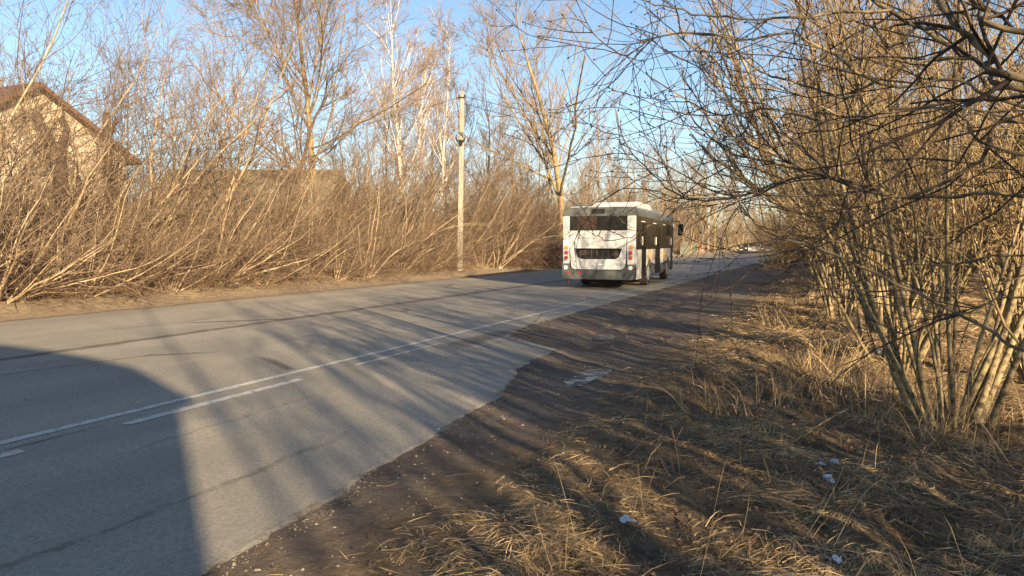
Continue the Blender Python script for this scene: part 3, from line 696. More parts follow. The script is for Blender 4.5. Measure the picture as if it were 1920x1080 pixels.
cable(top - Vector((0, 0, .35)), p4 + Vector((0, 0, 9.8)), 1.3, 'lower black overhead cable running right from the concrete pole', .014)
cable(top, at(240, 290, 33), .6, 'thin cable running left from the concrete pole towards the cream house', .01)

# ------------------------------------------------------------------ far things by the road
r = empty('triangular_sign', at(1317, 478, 98) - Vector((0, 0, at(1317, 478, 98).z)), R(62), label='triangular road sign seen nearly edge-on beyond the bus', cat='road sign')
MB().cyl((0, 0, 0), (0, 0, 3.4), .045).build('post', M['signg'], r, True)
MB().prism([(-.6, 2.2), (.6, 2.2), (0, 3.7)], 'y', -.06, -.04).build('plate', M['signg'], r)
r = empty('plank_fence', ST(85, 16.0, .1), RA, label='low fence of green and rust-red planks on the left beyond the bus', cat='fence')
g1, g2 = MB(), MB()
for i in range(90):
    (g1 if i < 60 else g2).box((i * .2, -.012, .05), (i * .2 + .17, .012, 1.5 + .12 * rr.random()))
g1.build('green_planks', M['fgreen'], r); g2.build('red_planks', M['fred'], r)
MB().box((0, .016, .4), (18, .05, .48)).box((0, .016, 1.15), (18, .05, 1.23)).build('rail', M['boards'], r)
def car(loc, rz, pm, label):
    r = empty('car', loc, rz, label=label, cat='car', group='cars far along the road')
    prof = [(-2.1, .35), (-2.15, .75), (-2.05, .92), (-1.5, .98), (-.95, 1.42), (.55, 1.45), (1.15, .98), (1.95, .86), (2.12, .7), (2.12, .35)]
    b = MB().prism(prof, 'y', -.85, .85); b.build('body', pm, r, True)
    MB().prism([(-1.38, 1.0), (-.92, 1.36), (.5, 1.38), (.98, 1.0)], 'y', -.862, .862).build('side_window', M['glass'], r)
    MB().prism([(.60, 1.42), (.66, 1.43), (1.16, 1.01), (1.10, 1.0)], 'y', -.72, .72).build('windscreen', M['glass'], r)
    MB().prism([(-1.56, 1.0), (-1.50, 1.0), (-.99, 1.41), (-1.05, 1.42)], 'y', -.72, .72).build('rear_window', M['glass'], r)
    for sx in (-1.35, 1.3):
        for sy in (-.8, .8):
            w = MB().cyl((sx, sy - .1, .32), (sx, sy + .1, .32), .32).build('wheel', M['rubber'], r, True)
            MB().cyl((sx, sy - .11, .32), (sx, sy + .11, .32), .18).build('rim', M['signg'], w, True)
    for sy in (-.62, .62):
        MB().box((2.1, sy - .18, .62), (2.14, sy + .18, .78), .01).build('headlight', M['lens'], r)
        MB().box((-2.17, sy - .15, .66), (-2.12, sy + .15, .84), .01).build('tail_light', M['red'], r)
    MB().box((2.12, -.26, .42), (2.135, .26, .53)).build('number_plate', M['plate'], r)
def gcar(px, Y): p = at(px, 478, Y); return Vector((p.x, p.y, .02))
car(gcar(1414, 104), RA + math.pi + .1, M['paint_s'], 'silver car coming along the far road'); car(gcar(1398, 112), RA + math.pi - .2, M['paint_d'], 'dark car standing behind the silver car')
car(gcar(1436, 108), RA + math.pi + .15, M['paint_b'], 'dark blue car right of the silver car')

# ------------------------------------------------------------------ the bus
HB = R(90 - 19.8)                          # heading
BL, BW = 9.2, 2.5
def text(name, body, size, loc, rot, mt, parent, ext=.002, sx=1):
    c = bpy.data.curves.new(name, 'FONT'); c.body = body; c.size = size; c.extrude = ext; c.align_x = 'CENTER'; c.align_y = 'CENTER'; c.space_character = 1.1
    o = bpy.data.objects.new(name, c); S.collection.objects.link(o); dg = bpy.context.evaluated_depsgraph_get()
    me = bpy.data.meshes.new_from_object(o.evaluated_get(dg)); bpy.data.objects.remove(o); me.materials.clear(); me.materials.append(mt)
    q = link(name, me, parent, loc, rot); q.scale = (sx, 1, 1); return q
rc = at(1193, 530, 24.0)
bus = empty('bus', (rc.x, rc.y, .016), HB, label='white city bus with grey bumper and roof band, seen from behind on the road', cat='bus')
# local: x forward, y left, origin at rear right corner on the road
def rrect(w, z0, z1, r, n=5, yo=0):
    pts = [(0 + yo, z0), (w + yo, z0)]
    for k in range(n + 1):
        a = math.pi / 2 * k / n; pts.append((w - r + r * math.cos(a) + yo, z1 - r + r * math.sin(a)))
    for k in range(n + 1):
        a = math.pi / 2 * k / n; pts.append((r - r * math.sin(a) + yo, z1 - r + r * math.cos(a)))
    return pts
m = MB(); m.prism(rrect(BW - .06, .95, 2.70, .16, yo=.03), 'x', .05, BL - .12)
m.box((.3, .42, .42), (BL - .6, BW - .42, .96)); m.build('body', M['white'], bus, True)
MB().box((.25, .5, .18), (1.6, BW - .6, .45), .05).box((4.2, .6, .22), (5.8, BW - .6, .45), .04).cyl((2.6, .3, .45), (2.6, 2.2, .45), .09).cyl((7.4, .3, .45), (7.4, 2.2, .45), .07).build('underbody', M['black'], bus, True)
# roof band wraps the upper edge
m = MB(); m.prism(rrect(BW, 2.42, 2.72, .18), 'x', .0, BL - .1); m.build('roof_band', M['grey'], bus, True)
MB().box((.12, .22, 2.715), (BL - .3, BW - .22, 2.745), .012).build('roof_panel', M['white'], bus, True)
m = MB(); m.prism([(.9, 2.74), (1.25, 2.92), (1.7, 2.97), (4.2, 2.97), (4.75, 2.9), (5.2, 2.74)], 'y', .28, 1.78)
bmesh.ops.bevel(m.bm, geom=[e for e in m.bm.edges], offset=.05, segments=3, affect='EDGES'); m.build('air_conditioner', M['white'], bus, True)
MB().box((.55, 1.75, 2.74), (1.25, 2.3, 2.86), .03).build('roof_hatch', M['grey'], bus, True)
# rear face
RX = -.045
def rear_poly(poly, x0, x1, name, mt, parent=bus, smooth=False): return MB().prism([(BW - u, z) for u, z in poly], 'x', x0, x1).build(name, mt, parent, smooth)
def rnd(u0, z0, u1, z1, r, n=4):
    pts = []
    for cx, cz, a0 in ((u1 - r, z1 - r, 0), (u0 + r, z1 - r, 90), (u0 + r, z0 + r, 180), (u1 - r, z0 + r, 270)):
        for k in range(n + 1): a = R(a0 + 90 * k / n); pts.append((cx + r * math.cos(a), cz + r * math.sin(a)))
    return pts
for u0, u1, nm in ((.02, .235, 'rear_corner_panel'), (2.2, 2.48, 'rear_corner_panel')): rear_poly(rnd(u0, .80, u1, 2.42, .03), RX, .05, nm, M['white'])
rear_poly([(.235, 1.80), (2.2, 1.80), (2.2, 1.935), (.235, 1.935)], RX, .05, 'rear_panel', M['white'])
rw = rear_poly(rnd(.245, 1.94, 2.19, 2.45, .03), -.03, .04, 'rear_window', M['glass'])
rear_poly(rnd(.02, 2.42, 2.48, 2.715, .07), -.04, .0, 'rear_band', M['grey'])
dd = rear_poly([(1.0, 2.50), (1.44, 2.50), (1.44, 2.66), (1.0, 2.66)], -.055, -.035, 'destination_display', M['black'])
# engine hatch with its dark grille opening: four white pieces round the hole
hl, hr = [(.26, 1.785), (.26, 1.4), (.30, .78), (.36, .66)], None
gp = [(.40, 1.345), (2.03, 1.345), (1.93, 1.06), (1.80, .985), (.63, .985), (.49, 1.06)]
hatch = MB(); P2 = lambda L_: [(BW - u, z) for u, z in L_]
hatch.prism(P2([(.255, 1.785), (2.175, 1.785), (2.165, 1.345), (.265, 1.345)]), 'x', RX - .01, .04)
hatch.prism(P2([(.265, 1.345), (.40, 1.345), (.49, 1.06), (.63, .985), (.63, .645), (.40, .645), (.32, .70), (.29, .82)]), 'x', RX - .01, .04)
hatch.prism(P2([(2.165, 1.345), (2.03, 1.345), (1.93, 1.06), (1.80, .985), (1.80, .645), (2.02, .645), (2.11, .70), (2.14, .82)]), 'x', RX - .01, .04)
hatch.prism(P2([(.63, .985), (1.80, .985), (1.80, .645), (.63, .645)]), 'x', RX - .01, .04)
ho = hatch.build('engine_hatch', M['white'], bus)
rear_poly([(.38, .96), (2.05, .96), (2.05, 1.38), (.38, 1.38)], .034, .0485, 'grille_opening', M['black'], ho)
m = MB(); rb_ = random.Random(3)
for i in range(7): u = .6 + i * .19; m.box((.02, BW - u - .02, 1.05), (.033, BW - u + .01 + .02 * rb_.random(), 1.28))
m.tube([(.0, BW - .55, 1.03), (.0, BW - 1.55, 1.03), (-.005, BW - 1.78, 1.24)], .014, 8); m.box((.012, BW - .9, 1.12), (.033, BW - .55, 1.28)); m.cyl((.012, BW - 1.8, 1.15), (.033, BW - 1.8, 1.15), .11)
m.build('engine_parts', M['steel'], ho)
bp = rear_poly([(0, .36), (0, .84), (.245, .84), (.27, .70), (.36, .62), (2.06, .62), (2.15, .70), (2.18, .82), (2.5, .82), (2.5, .36), (2.4, .31), (.1, .31)], -.085, .12, 'bumper', M['grey'])
for u in (.13, 2.32):
    for z, mt, nm in ((1.37, 'amber', 'indicator_lamp'), (1.20, 'red', 'brake_lamp'), (1.03, 'red', 'tail_lamp')):
        MB().cyl((RX - .025, BW - u, z), (RX + .02, BW - u, z), .062, n=20).build(nm, M[mt], bus, True)
        MB().torus((RX - .006, BW - u, z), (1, 0, 0), .066, .008).build('lamp_ring', M['signg'], bus, True)
    MB().cyl((-.105, BW - u, .70), (-.08, BW - u, .70), .07, n=20).build('reversing_lamp', M['lens'], bus, True)
for u in (.22, .62): MB().box((-.10, BW - u - .05, .50), (-.086, BW - u + .05, .55)).build('reflector', M['red'], bp)
pl = MB().box((RX - .03, BW - 1.52, .70), (RX - .0105, BW - 1.0, .815), .004).build('number_plate', M['plate'], bus)
RT = (R(90), 0, R(-90))
text('plate_lettering', 'М 444 АА 71', .085, (RX - .032, BW - 1.25, .758), RT, M['ink'], pl, sx=.85)
text('lettering', 'СМАРТ КЛАСС', .085, (RX - .003, BW - 1.86, 1.865), RT, M['ink'], bus); text('lettering', 'ВСЕ', .075, (RX - .003, BW - 1.33, 1.865), RT, M['ink'], bus)
text('lettering', 'НЕ ЦЕПЛЯТЬСЯ', .085, (RX - .013, BW - .86, 1.69), RT, M['ink'], bus)
text('route_number', '7', .17, (-.033, BW - .88, 2.2), RT, mat('number', (.22, .12, .07)), rw)
MB().box((-.033, BW - 1.17, 1.96), (-.0305, BW - .5, 2.42)).build('window_poster', mat('poster', (.05, .03, .02), None, 4, .3), rw)
MB().cyl((-.04, BW - .20, .05), (-.04, BW - .20, .31), .018).build('exhaust_pipe', M['steel'], bus, True)
# sides
def side(x0, z0, x1, z1, y0, name, mt, arch=None, parent=bus, th=.035):
    pts = [(x0, z0)]
    if arch:
        c, r_ = arch
        for k in range(13):
            a = math.pi - math.pi * k / 12; px_, pz_ = c + r_ * math.cos(a), .45 + r_ * math.sin(a)
            if x0 <= px_ <= x1 and pz_ >= z0: pts.append((px_, pz_))
        if pts[-1][0] >= x1: pass
    pts += [(x1, z0), (x1, z1), (x0, z1)]
    return MB().prism(pts, 'y', y0, y0 + th).build(name, mt, parent)
for y0, sg in ((-.0, 1), (BW - .035, -1)):
    right = sg == 1
    side(.02, 1.28, 9.02, 2.44, y0 + (.004 if right else -.004), 'side_glazing', M['glass'])
    segs = [(.0, .95), (2.0, 3.95), (5.3, 8.15)] if right else [(.0, 1.6), (1.62, 5.0), (5.02, 8.9)]
    for x0, x1 in segs:
        ar = (2.6, .52) if x0 < 2.6 < x1 else ((7.4, .52) if x0 < 7.4 < x1 else None)
        sp_ = side(x0, .72, x1, 1.30, y0 - .004 * sg, 'side_panel', M['white'], ar)
        side(x0, .32, x1, .72, y0 - .001 * sg, 'side_skirt', M['grey'] if x0 > .5 else M['white'], ar, sp_)
        if right and x0 > 1:
            for q in range(int((x1 - x0 - .5) / .14)):
                pass
            MB().box((x0 + .12, y0 - .0065, .965), (x1 - (.12 if x0 < 4 else .95), y0 - .0045, 1.0)).build('stripe', M['orange'], sp_)
            text('lettering', 'АВТОБУС', .25, ((x0 + x1) / 2 - (.0 if x0 < 4 else .5), y0 - .006, 1.11), (R(90), 0, 0), M['orange'], sp_)
    if right:
        for x0, x1 in ((.97, 1.98), (3.97, 5.28), (8.17, 9.05)):
            d = MB().box((x0, .012, .36), (x1, .04, 2.34)).build('door', M['black'], bus)
            nl = 2 if x1 - x0 > .95 else 1; w_ = (x1 - x0) / nl
            g_ = MB()
            for q in range(nl): g_.box((x0 + q * w_ + .07, .004, .5), (x0 + (q + 1) * w_ - .07, .0115, 2.25))
            g_.build('door_glass', M['glass'], d)
            MB().cyl((x0 + .1, -.012, 1.45), (x0 + .1, -.012, 1.75), .016).build('door_handle', M['whitep'], d)
        for x0 in (.9, 3.4, 5.9): MB().box((x0, -.004, 2.24), (x0 + .7, .0035, 2.27)).build('window_vent', M['whitep'], bus)
    for xc in (2.6, 7.4):
        yc = .17 if right else BW - .17
        w_ = MB().cyl((xc, yc - .13, .45), (xc, yc + .13, .45), .45, n=28).build('wheel', M['rubber'], bus, True)
        ys = yc - .135 if right else yc + .135
        MB().cyl((xc, ys, .45), (xc, ys + .02 * sg, .45), .27, .2, n=20).build('rim', M['signg'], w_, True)
MB().box((BL - .14, .03, .4), (BL - .02, BW - .03, 2.5), .05).build('front_face', M['white'], bus, True)
MB().box((BL - .03, .15, 1.0), (BL + .005, BW - .15, 2.4), .01).build('windscreen', M['glass'], bus)
MB().box((BL - .16, -.012, .75), (BL - .06, .0, 2.4)).build('front_pillar', M['whitep'], bus)
for y0, sg in ((0, -1), (BW, 1)):
    mm = MB().tube([(BL - .05, y0, 2.45), (BL + .25, y0 + sg * .2, 2.5), (BL + .3, y0 + sg * .26, 2.35)], .022).build('mirror_arm', M['black'], bus, True)
    MB().box((BL + .22, y0 + sg * .15, 1.85), (BL + .34, y0 + sg * .38, 2.36), .03).build('mirror', M['black'], mm, True)

# ------------------------------------------------------------------ unseen building behind the viewer, shaped to cast the long shadow at left
kd = Vector((math.sin(R(SUN_AZ - 180)), math.cos(R(SUN_AZ - 180)), 0))
r = empty('shadow_building', (-.6, -11.5, 0), 0, label='unseen building with a rounded roof behind the viewer, shaped to cast the left shadow', cat='building')
MB().box((-5.1, -3, 0), (5.1, 3, 5.1)).build('wall', M['wall_o'], r)
pts = [(-5.25, 5.11)] + [(-5.25 + 10.5 * k / 16, 5.2 + 1.5 * math.sin(math.pi * k / 16) ** .6) for k in range(1, 16)] + [(5.25, 5.11)]
MB().prism(pts, 'y', -3.1, 3.1).build('roof', M['roof_b'], r)
MB().box((-1.5, 3.004, .05), (1.5, 3.05, 2.8)).build('door', M['boards'], r)

# ------------------------------------------------------------------ near overhanging trees at right
def interp_poly(pts, n):
    P = np.array([list(p) for p in pts]); d = np.r_[0, np.cumsum(np.linalg.norm(np.diff(P, axis=0), axis=1))]
    # Catmull-Rom through the points
    t = np.linspace(0, len(P) - 1, n); i = np.minimum(t.astype(int), len(P) - 2); f = (t - i)[:, None]
    p0, p1, p2, p3 = P[np.maximum(i - 1, 0)], P[i], P[i + 1], P[np.minimum(i + 2, len(P) - 1)]
    return .5 * ((2 * p1) + (-p0 + p2) * f + (2 * p0 - 5 * p1 + 4 * p2 - p3) * f ** 2 + (-p0 + 3 * p1 - 3 * p2 + p3) * f ** 3), d[-1]
def near_tree(trunk_xy, H, limbs, seed, label, r0):
    rg = np.random.default_rng(seed)
    s_, t_ = toST(*trunk_xy); z0 = float(gz(s_, t_)); r = empty('overhanging_tree', (*trunk_xy, z0), 0, label=label, cat='tree')
    o = np.array([trunk_xy[0], trunk_xy[1], z0]); thick, thin = [], []
    tp = np.array([[0, 0, -.2], [.04, .02, 1.0], [-.03, .05, 2.0], [.05, 0, 3.0], [0, 0, H]]); tp, _ = interp_poly(tp, 14)
    thick.append((tp[None], np.linspace(r0, r0 * .45, 14)[None], np.array([H])))
    for (pl, d0, d1, ra, rb, start_z) in limbs:
        n = len(pl); pts = [at(x, y, d0 + (d1 - d0) * k / (n - 1)) for k, (x, y) in enumerate(pl)]
        if start_z is not None: pts = [Vector((trunk_xy[0], trunk_xy[1], start_z))] + pts
        m_ = max(10, n * 4); P, Ln = interp_poly(pts, m_); P = P - o + rg.normal(0, .004, P.shape)
        ra = ra * .62; rb = rb * .8; b = (P[None], np.linspace(ra, rb, m_)[None] * (1 + .06 * rg.normal(0, 1, m_)), np.array([Ln]))
        thick.append(b)
        a = spawn(rg, b, 5.0, .12, 48, .26, .55, .0030); c1 = grow(rg, *a, 7, .13, .03, .5); thin.append(c1)
        a = spawn(rg, c1, 6.5, .1, 48, .5, .6, .0022); c2 = grow(rg, *a, 4, .16, .02, .6); thin.append(c2)
    V, Q = tubes(thick, [10] + [7] * (len(thick) - 1)); link('trunk', raw_mesh('trunk', V, Q, M['bark_n']), r)
    # buds at the twig tips and joints
    bud = []
    for b in thin:
        e = b[0][:, -1]; d_ = nrm(b[0][:, -1] - b[0][:, -2]); pp = np.stack([e - d_ * .002, e + d_ * .006, e + d_ * .014], 1)
        bud.append((pp, np.tile(np.array([.0022, .0048, .001]), (len(e), 1)), b[2]))
    V, Q = tubes(thin + bud, [4] * len(thin) + [4] * len(bud)); link('crown', raw_mesh('crown', V, Q, M['twig_n']), r)
near_tree((3.6, 2.7), 5.2, [
    ([(1930, 150), (1861, 105), (1822, 74), (1791, 47), (1760, 0), (1735, -50)], 2.9, 3.2, .026, .014, 1.9),
    ([(1791, 50), (1721, 52), (1667, 21), (1608, 21), (1534, 27), (1433, 36), (1336, 31), (1250, 12), (1190, -5)], 3.15, 3.5, .014, .004, None),
    ([(1721, 52), (1694, 74), (1663, 86), (1647, 58), (1628, 0), (1610, -40)], 3.2, 3.3, .011, .006, None),
    ([(1930, 172), (1861, 132), (1822, 109), (1745, 66), (1647, 8), (1600, -30)], 3.3, 3.7, .022, .009, 1.85),
    ([(1830, 109), (1717, 117), (1647, 148), (1589, 183), (1530, 167), (1472, 150), (1425, 132), (1375, 89), (1336, 39), (1305, -4)], 3.4, 4.0, .012, .005, None),
    ([(1930, 60), (1850, 20), (1790, -30)], 2.8, 2.9, .02, .012, 2.1),
    ([(1930, 200), (1800, 150), (1660, 160), (1500, 66), (1400, 75), (1300, 61), (1226, 70), (1174, 104), (1122, 74), (1061, 7)], 3.3, 4.2, .013, .0035, 1.8),
    ([(1505, 66), (1420, 130), (1340, 120), (1255, 52), (1233, 30)], 3.9, 4.0, .006, .003, None),
    ([(1920, 290), (1800, 215), (1700, 205), (1560, 230), (1450, 205), (1350, 215), (1290, 190)], 3.1, 3.9, .012, .004, 1.7)], 31,
    'bare near tree at the right picture edge whose upper limbs overhang the view', .10)
near_tree((3.9, 3.6), 4.4, [
    ([(1930, 228), (1842, 299), (1783, 334), (1686, 370), (1589, 346), (1511, 319), (1433, 301), (1375, 288), (1328, 253), (1297, 218), (1282, 156), (1278, 97)], 3.4, 4.5, .017, .004, 1.6),
    ([(1930, 370), (1783, 368), (1686, 368), (1550, 331), (1472, 338), (1394, 366), (1317, 375), (1258, 358), (1207, 310), (1167, 259), (1150, 193)], 3.6, 4.9, .017, .0035, 1.45),
    ([(1472, 338), (1390, 310), (1320, 335), (1289, 360), (1264, 381), (1232, 411), (1206, 430), (1183, 444), (1146, 451), (1125, 446), (1106, 436), (1077, 404)], 4.2, 4.9, .007, .003, None),
    ([(1190, 429), (1176, 421), (1160, 409), (1143, 388), (1128, 360), (1118, 340)], 4.7, 4.8, .0032, .0022, None)], 37,
    'bare near tree whose middle limbs reach left across the bus', .08)
near_tree((3.3, 3.3), 3.2, [
    ([(1935, 662), (1850, 615), (1700, 540), (1560, 475), (1440, 435), (1400, 400), (1357, 340), (1330, 290)], 3.2, 4.3, .016, .004, .85),
    ([(1930, 560), (1800, 590), (1700, 575), (1600, 560), (1500, 520)], 3.3, 4.0, .008, .003, .95),
    ([(1930, 480), (1760, 500), (1640, 470), (1500, 440), (1420, 455), (1330, 470)], 3.5, 4.5, .01, .003, 1.2)], 41,
    'bare near tree with a dark low limb slanting down to the right edge', .06)

# ------------------------------------------------------------------ straw, stalks, litter, sticks
def blades(n, s0, s1, t0, t1, seed, Lr, Wd, lift, matr, name, dens=None, up=(.03, .35), falloff=None):
    rg = np.random.default_rng(seed)
    s = s0 + (s1 - s0) * (rg.random(n) ** (falloff or 1)); t = t0 + (t1 - t0) * rg.random(n)
    if dens is not None:
        k = rg.random(n) < dens(s, t); s, t = s[k], t[k]; n = len(s)
    a = 2 * np.pi * (vnoise(s * .8, t * .8, 71) * 1.0 + vnoise(s * 3.5, t * 3.5, 72) * 1.0) + rg.normal(0, .8, n)
    L = Lr[0] + (Lr[1] - Lr[0]) * rg.random(n) ** 1.6
    el = up[0] + (up[1] - up[0]) * rg.random(n) ** 2.2
    bend = rg.normal(0, .45, n); P = []
    ds, dt = np.cos(a), np.sin(a); cs, ct, z0 = s.copy(), t.copy(), rg.random(n) ** 1.5 * lift * 2 * sstep(.3, .8, vnoise(s * 4, t * 4, 83)); h = z0.copy()
    seg = L / 3
    for k in range(4):
        g_ = gz(cs, ct); P.append(np.stack([DX * cs - DY * ct, DY * cs + DX * ct, g_ + np.maximum(h, .003)], -1))
        aa = a + bend * k / 2; cs = cs + np.cos(aa) * seg * np.cos(el); ct = ct + np.sin(aa) * seg * np.cos(el)
        h = h + seg * np.sin(el - .25 * k * (.4 + el))
    P = np.stack(P, 1); T = nrm(np.gradient(P, axis=1)); side_ = nrm(np.cross(T, np.array([0, 0, 1.])) + rg.normal(0, .5, (n, 1, 3)))
    w = Wd * (.6 + .8 * rg.random(n))[:, None] * np.array([1, .95, .7, .15])[None]
    V = np.stack([P - side_ * w[..., None], P + side_ * w[..., None]], 2).reshape(-1, 3)
    b = np.arange(n)[:, None] * 8 + np.arange(3)[None] * 2
    Q = np.stack([b, b + 1, b + 3, b + 2], -1).reshape(-1, 4)
    var = np.clip(.15 + .6 * rg.random(n) ** 1.3 + .9 * (vnoise(s * 2.2, t * 2.2, 77) * .6 + vnoise(s * 6, t * 6, 78) * .4 - .5), 0, 1)
    return link(name, raw_mesh(name, V, Q, matr, True, np.repeat(var, 8)))
def dens_r(s, t):
    n1 = vnoise(s * 1.5, t * 1.5, 81) * .6 + vnoise(s * 5, t * 5, 82) * .4
    edge = sstep(2.35, 1.1, t + .9 * (n1 - .5) * 2)
    bare = sstep(.36, .60, n1 + .10 * sstep(1.6, -1, t))
    return edge * (.07 + .93 * bare)
tag(blades(190000, 2.2, 12, -5.5, 2.6, 91, (.04, .21), .0018, .05, M['straw'], 'dry_grass', dens_r, falloff=1.35), 'matted dry straw covering the near right bank', 'dry grass', kind='stuff')
tag(blades(90000, 11, 34, -8, 3.0, 92, (.10, .42), .0040, .07, M['straw'], 'dry_grass', dens_r, falloff=1.3), 'matted dry straw on the right bank further along', 'dry grass', kind='stuff')
tag(blades(9000, 6, 26, -1.6, 1.2, 93, (.3, .75), .0028, .02, M['straw'], 'dead_stalks', lambda s, t: sstep(.5, .7, vnoise(s * .9, t * .9, 88)), up=(.8, 1.5)), 'standing dead grass stalks along the crest of the right bank', 'dry grass', kind='stuff')
tag(blades(260, 2.8, 6, -2.5, 1.4, 94, (.25, .6), .0018, .02, M['straw'], 'dead_stalks', None, up=(.9, 1.5)), 'a few tall dead stalks near the viewer', 'dry grass', kind='stuff')
tag(blades(42000, 2, 70, 16.3, 18.6, 95, (.15, .5), .006, .1, M['straw_v'], 'dry_grass', lambda s, t: sstep(16.2, 17.2, t) * .9, up=(.1, .9)), 'dry grass along the foot of the left hedge', 'dry grass', kind='stuff')
def litter_flakes(n, seed):
    rg = np.random.default_rng(seed); s = 2.3 + 20 * rg.random(n) ** 1.6; t = -5 + 7.6 * rg.random(n)
    k = rg.random(n) < .05 + .95 * sstep(2.2, .6, t); s, t = s[k], t[k]; n = len(s)
    r_ = (.003 + .009 * rg.random(n) ** 2) * (1 + s * .04); z = gz(s, t) + .004 + .03 * rg.random(n) ** 3
    c = np.stack([DX * s - DY * t, DY * s + DX * t, z], -1)
    U = nrm(rg.normal(0, 1, (n, 3)) * [1, 1, .35]); W_ = nrm(np.cross(U, rg.normal(0, .35, (n, 3)) + [0, 0, 1]))
    V = np.stack([c - U * r_[:, None] * 1.5, c + W_ * r_[:, None], c + U * r_[:, None] * 1.5 + [0, 0, .006], c - W_ * r_[:, None]], 1).reshape(-1, 3)
    Q = np.arange(n)[:, None] * 4 + np.arange(4)[None]
    tag(link('leaf_litter', raw_mesh('leaf_litter', V, Q, M['leaf'], True, np.repeat(rg.random(n), 4))), 'brown leaf litter and crumbs among the straw', 'leaf litter', kind='stuff')
M['crumb'] = mat('asphalt crumb', (.24, .21, .17), (.06, .05, .04), 1, .9, attr=True)
M['leaf'] = mat('dead leaf', (.30, .20, .11), (.05, .035, .025), 1, .85, attr=True)
litter_flakes(60000, 98)
# pebbles and crumbs on dirt and asphalt
def pebbles(n, seed, s0, s1, t0, t1, sz, name, label, onroad=False):
    rg = np.random.default_rng(seed); s = s0 + (s1 - s0) * rg.random(n) ** 1.4; t = t0 + (t1 - t0) * rg.random(n)
    if not onroad: k = t < edge_t(s); s, t = s[k], t[k]
    else: k = t > edge_t(s) + .02; s, t = s[k], t[k]
    n = len(s); r_ = sz * (.3 + rg.random(n) ** 4 * 2.0); z = (gz(s, t) if not onroad else np.full(n, .0072))
    ico = np.array([[1, 0, 0], [-1, 0, 0], [0, 1, 0], [0, -1, 0], [0, 0, .7], [0, 0, -.3]]); fc = np.array([[0, 2, 4], [2, 1, 4], [1, 3, 4], [3, 0, 4], [2, 0, 5], [1, 2, 5], [3, 1, 5], [0, 3, 5]])
    V = np.stack([DX * s - DY * t, DY * s + DX * t, z], -1)[:, None] + ico[None] * r_[:, None, None] * (.7 + .6 * rg.random((n, 6, 1)))
    Q = (fc[None] + np.arange(n)[:, None, None] * 6).reshape(-1, 3)
    o = link(name, raw_mesh(name, V.reshape(-1, 3), Q, M['pebble'], False, np.repeat(rg.random(n) ** 2, 6))); tag(o, label, 'gravel', kind='stuff')
pebbles(7000, 96, 2.3, 16, 1.0, 5, .006, 'gravel', 'small stones and crumbs on the dark dirt shoulder')
pebbles(1500, 97, 2.3, 14, 2.6, 9, .004, 'gravel', 'grit scattered on the asphalt', True)
rg = np.random.default_rng(120); n = 2600; s_ = 1.5 + 16 * rg.random(n) ** 1.3; t_ = edge_t(s_) + rg.normal(-.01, .05, n); r_ = .003 + .011 * rg.random(n) ** 4
ico = np.array([[1, 0, 0], [-1, 0, 0], [0, 1, 0], [0, -1, 0], [0, 0, .7], [0, 0, -.3]]); fc = np.array([[0, 2, 4], [2, 1, 4], [1, 3, 4], [3, 0, 4], [2, 0, 5], [1, 2, 5], [3, 1, 5], [0, 3, 5]])
V = np.stack([DX * s_ - DY * t_, DY * s_ + DX * t_, np.full(n, .003)], -1)[:, None] + ico[None] * r_[:, None, None] * (.6 + .8 * rg.random((n, 6, 1)))
tag(link('gravel', raw_mesh('gravel', V.reshape(-1, 3), (fc[None] + np.arange(n)[:, None, None] * 6).reshape(-1, 3), M['crumb'], False, np.repeat(rg.random(n), 6))), 'dark crumbs of broken asphalt along the ragged road edge', 'gravel', kind='stuff')
def ribbon(name, pts, r0, r1, mt, label, cat, seed=1, twigs=0):
    rg = np.random.default_rng(seed); P, Ln = interp_poly(pts, max(8, len(pts) * 4)); m_ = len(P)
    sets = [(P[None], np.linspace(r0, r1, m_)[None], np.array([Ln]))]; sd = [6]
    if twigs:
        a = spawn(rg, sets[0], twigs, .2, 45, .3, .6, .002); sets.append(grow(rg, *a, 4, .15, .02)); sd.append(4)
    V, Q = tubes(sets, sd); return tag(link(name, raw_mesh(name, V, Q, mt)), label, cat)
def gp_(px, py, dz=.02):
    p = gr(px, py); s_, t_ = toST(p.x, p.y); z = float(gz(s_, t_)); p = gr(px, py, z + dz); return p
ribbon('fallen_branch', [gp_(1395, 845, .03), gp_(1455, 842, .05), gp_(1510, 815, .12), gp_(1550, 788, .2), gp_(1640, 740, .32)], .009, .004, M['stick'], 'long curved fallen branch lying across the straw', 'branch', 1, 6)
for pts, lab in (([gp_(706, 910, .012), gp_(725, 911, .014), gp_(745, 905, .012)], 'short pale stick on the dirt near the asphalt edge'), ([gp_(715, 1031, .012), gp_(745, 1029, .014), gp_(772, 1020, .012)], 'pale stick on the dirt at the bottom of the picture'),
                 ([gp_(960, 1045, .02), gp_(1010, 1030, .03), gp_(1090, 1000, .04), gp_(1150, 985, .04)], 'thin bent twig in the straw left of the white scrap')):
    ribbon('stick', pts, .004, .0025, M['stick'], lab, 'stick')
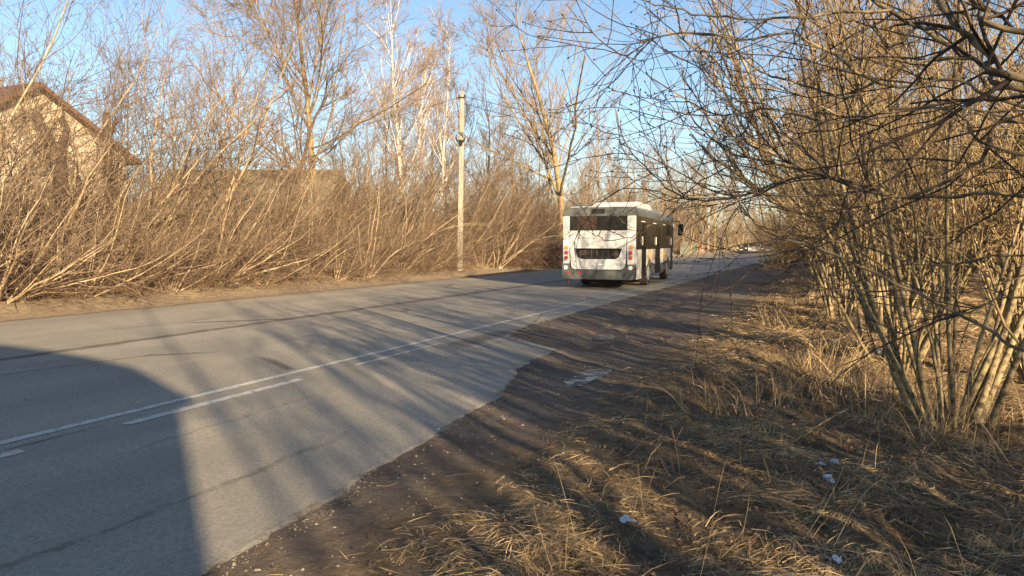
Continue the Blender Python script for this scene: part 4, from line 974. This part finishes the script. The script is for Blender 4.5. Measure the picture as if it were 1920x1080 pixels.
def scrap(px, py, size, asp, seed, label, lift=.03):
    c = gp_(px, py, lift); rg = np.random.default_rng(seed); n = 15
    u, v = np.meshgrid(np.linspace(-1, 1, n), np.linspace(-1, 1, n), indexing='ij')
    rad = 1 + .35 * (vnoise(np.arctan2(v, u) * 2.2 + seed * 9, u * 0, seed) - .5)
    x, y = u * np.sqrt(1 - v * v / 2) * rad * size * asp, v * np.sqrt(1 - u * u / 2) * rad * size
    q = np.abs(vnoise(u * 2.3 + seed * 7, v * 2.3, seed) - .5) * 2 + .5 * np.abs(vnoise(u * 5, v * 5 + seed * 3, seed + 5) - .5) * 2
    z = (1.0 * (1 - np.clip(u * u + v * v, 0, 1)) + .9 * q - .5) * size * .75
    x = x * (.75 + .4 * vnoise(u * 2, v * 2, seed + 9)); V = np.stack([x, y, z], -1).reshape(-1, 3)
    I, J = np.meshgrid(np.arange(n - 1), np.arange(n - 1), indexing='ij'); Q = np.stack([I * n + J, (I + 1) * n + J, (I + 1) * n + J + 1, I * n + J + 1], -1).reshape(-1, 4)
    tag(link('litter', raw_mesh('litter', V, Q, M['litter'], False), None, c, (rg.normal(0, .25) + .25, rg.normal(0, .2), rg.random() * 3)), label, 'litter')
scrap(1566, 868, .034, 1.15, 1, 'round white crumpled scrap, the largest of three in the shaded straw'); scrap(1541, 873, .026, 1.3, 2, 'thin bluish white scrap left of the round one'); scrap(1553, 898, .03, 1.2, 3, 'white torn scrap just below the other two')
scrap(1176, 976, .03, 1.5, 4, 'white crumpled scrap alone at the bottom centre of the straw'); scrap(1785, 795, .025, 1.1, 5, 'pale scrap at the foot of the nearest clump of stems'); scrap(822, 806, .014, 2.0, 6, 'flat pale scrap on the asphalt edge', .004)
scrap(1568, 1052, .03, 1.1, 7, 'pale grey scrap near the bottom edge in the straw', .02); scrap(1645, 660, .05, 1.6, 8, 'pale scrap on the bank below the second clump')
scrap(445, 532, .05, 1.6, 9, 'pale scrap on the left verge')
# puddle
def puddle(px, py, rx, ry, seed, label):
    c = gr(px, py); s0, t0 = toST(c.x, c.y); rg = np.random.default_rng(seed); m = MB(); n = 48
    zs = float(np.mean([gz(s0 + a, t0 + b) for a in (-rx, 0, rx) for b in (-ry, 0, ry)])) + .006
    vs = []
    for k in range(n):
        a = 2 * math.pi * k / n; f = 1 + .25 * math.sin(2 * a + seed) + .13 * math.sin(5 * a + 2 * seed) + .06 * math.sin(11 * a)
        vs.append(m.bm.verts.new(ST(s0 + rx * f * math.cos(a), t0 + ry * f * math.sin(a), zs)))
    m.bm.faces.new(vs)
    return tag(m.build('puddle', M['water'], None), label, 'puddle', kind='structure')
g = G('puddle', .1, .25); g.P = g.P
colw = g.mix(g.ramp(g.noise(7), .45, .55), (.045, .037, .027), (.11, .095, .075)); M['water'] = g.finish(colw, g.noise(25), .1, .004, g.ramp(g.noise(7), .42, .56, .22, .7))
puddle(1103, 706, .52, .2, 2, 'icy puddle in the dirt shoulder'); puddle(1128, 627, .5, .16, 5, 'small far puddle in a tyre track')
# fresh green tuft
rg = np.random.default_rng(8); c = gp_(1505, 968, 0); n = 16
P0 = np.tile(np.array(c), (n, 1)) + rg.normal(0, .008, (n, 3)) * [1, 1, 0]; D0 = np.stack([rg.normal(0, .5, n), rg.normal(0, .4, n), np.ones(n)], -1)
V, Q = tubes([grow(rg, P0, D0, .05 + .05 * rg.random(n), np.full(n, .0016), 4, .12, -.08, .2)], (3,))
tag(link('grass_tuft', raw_mesh('grass_tuft', V, Q, M['green'])), 'small fresh green grass tuft below the white scraps', 'grass tuft')
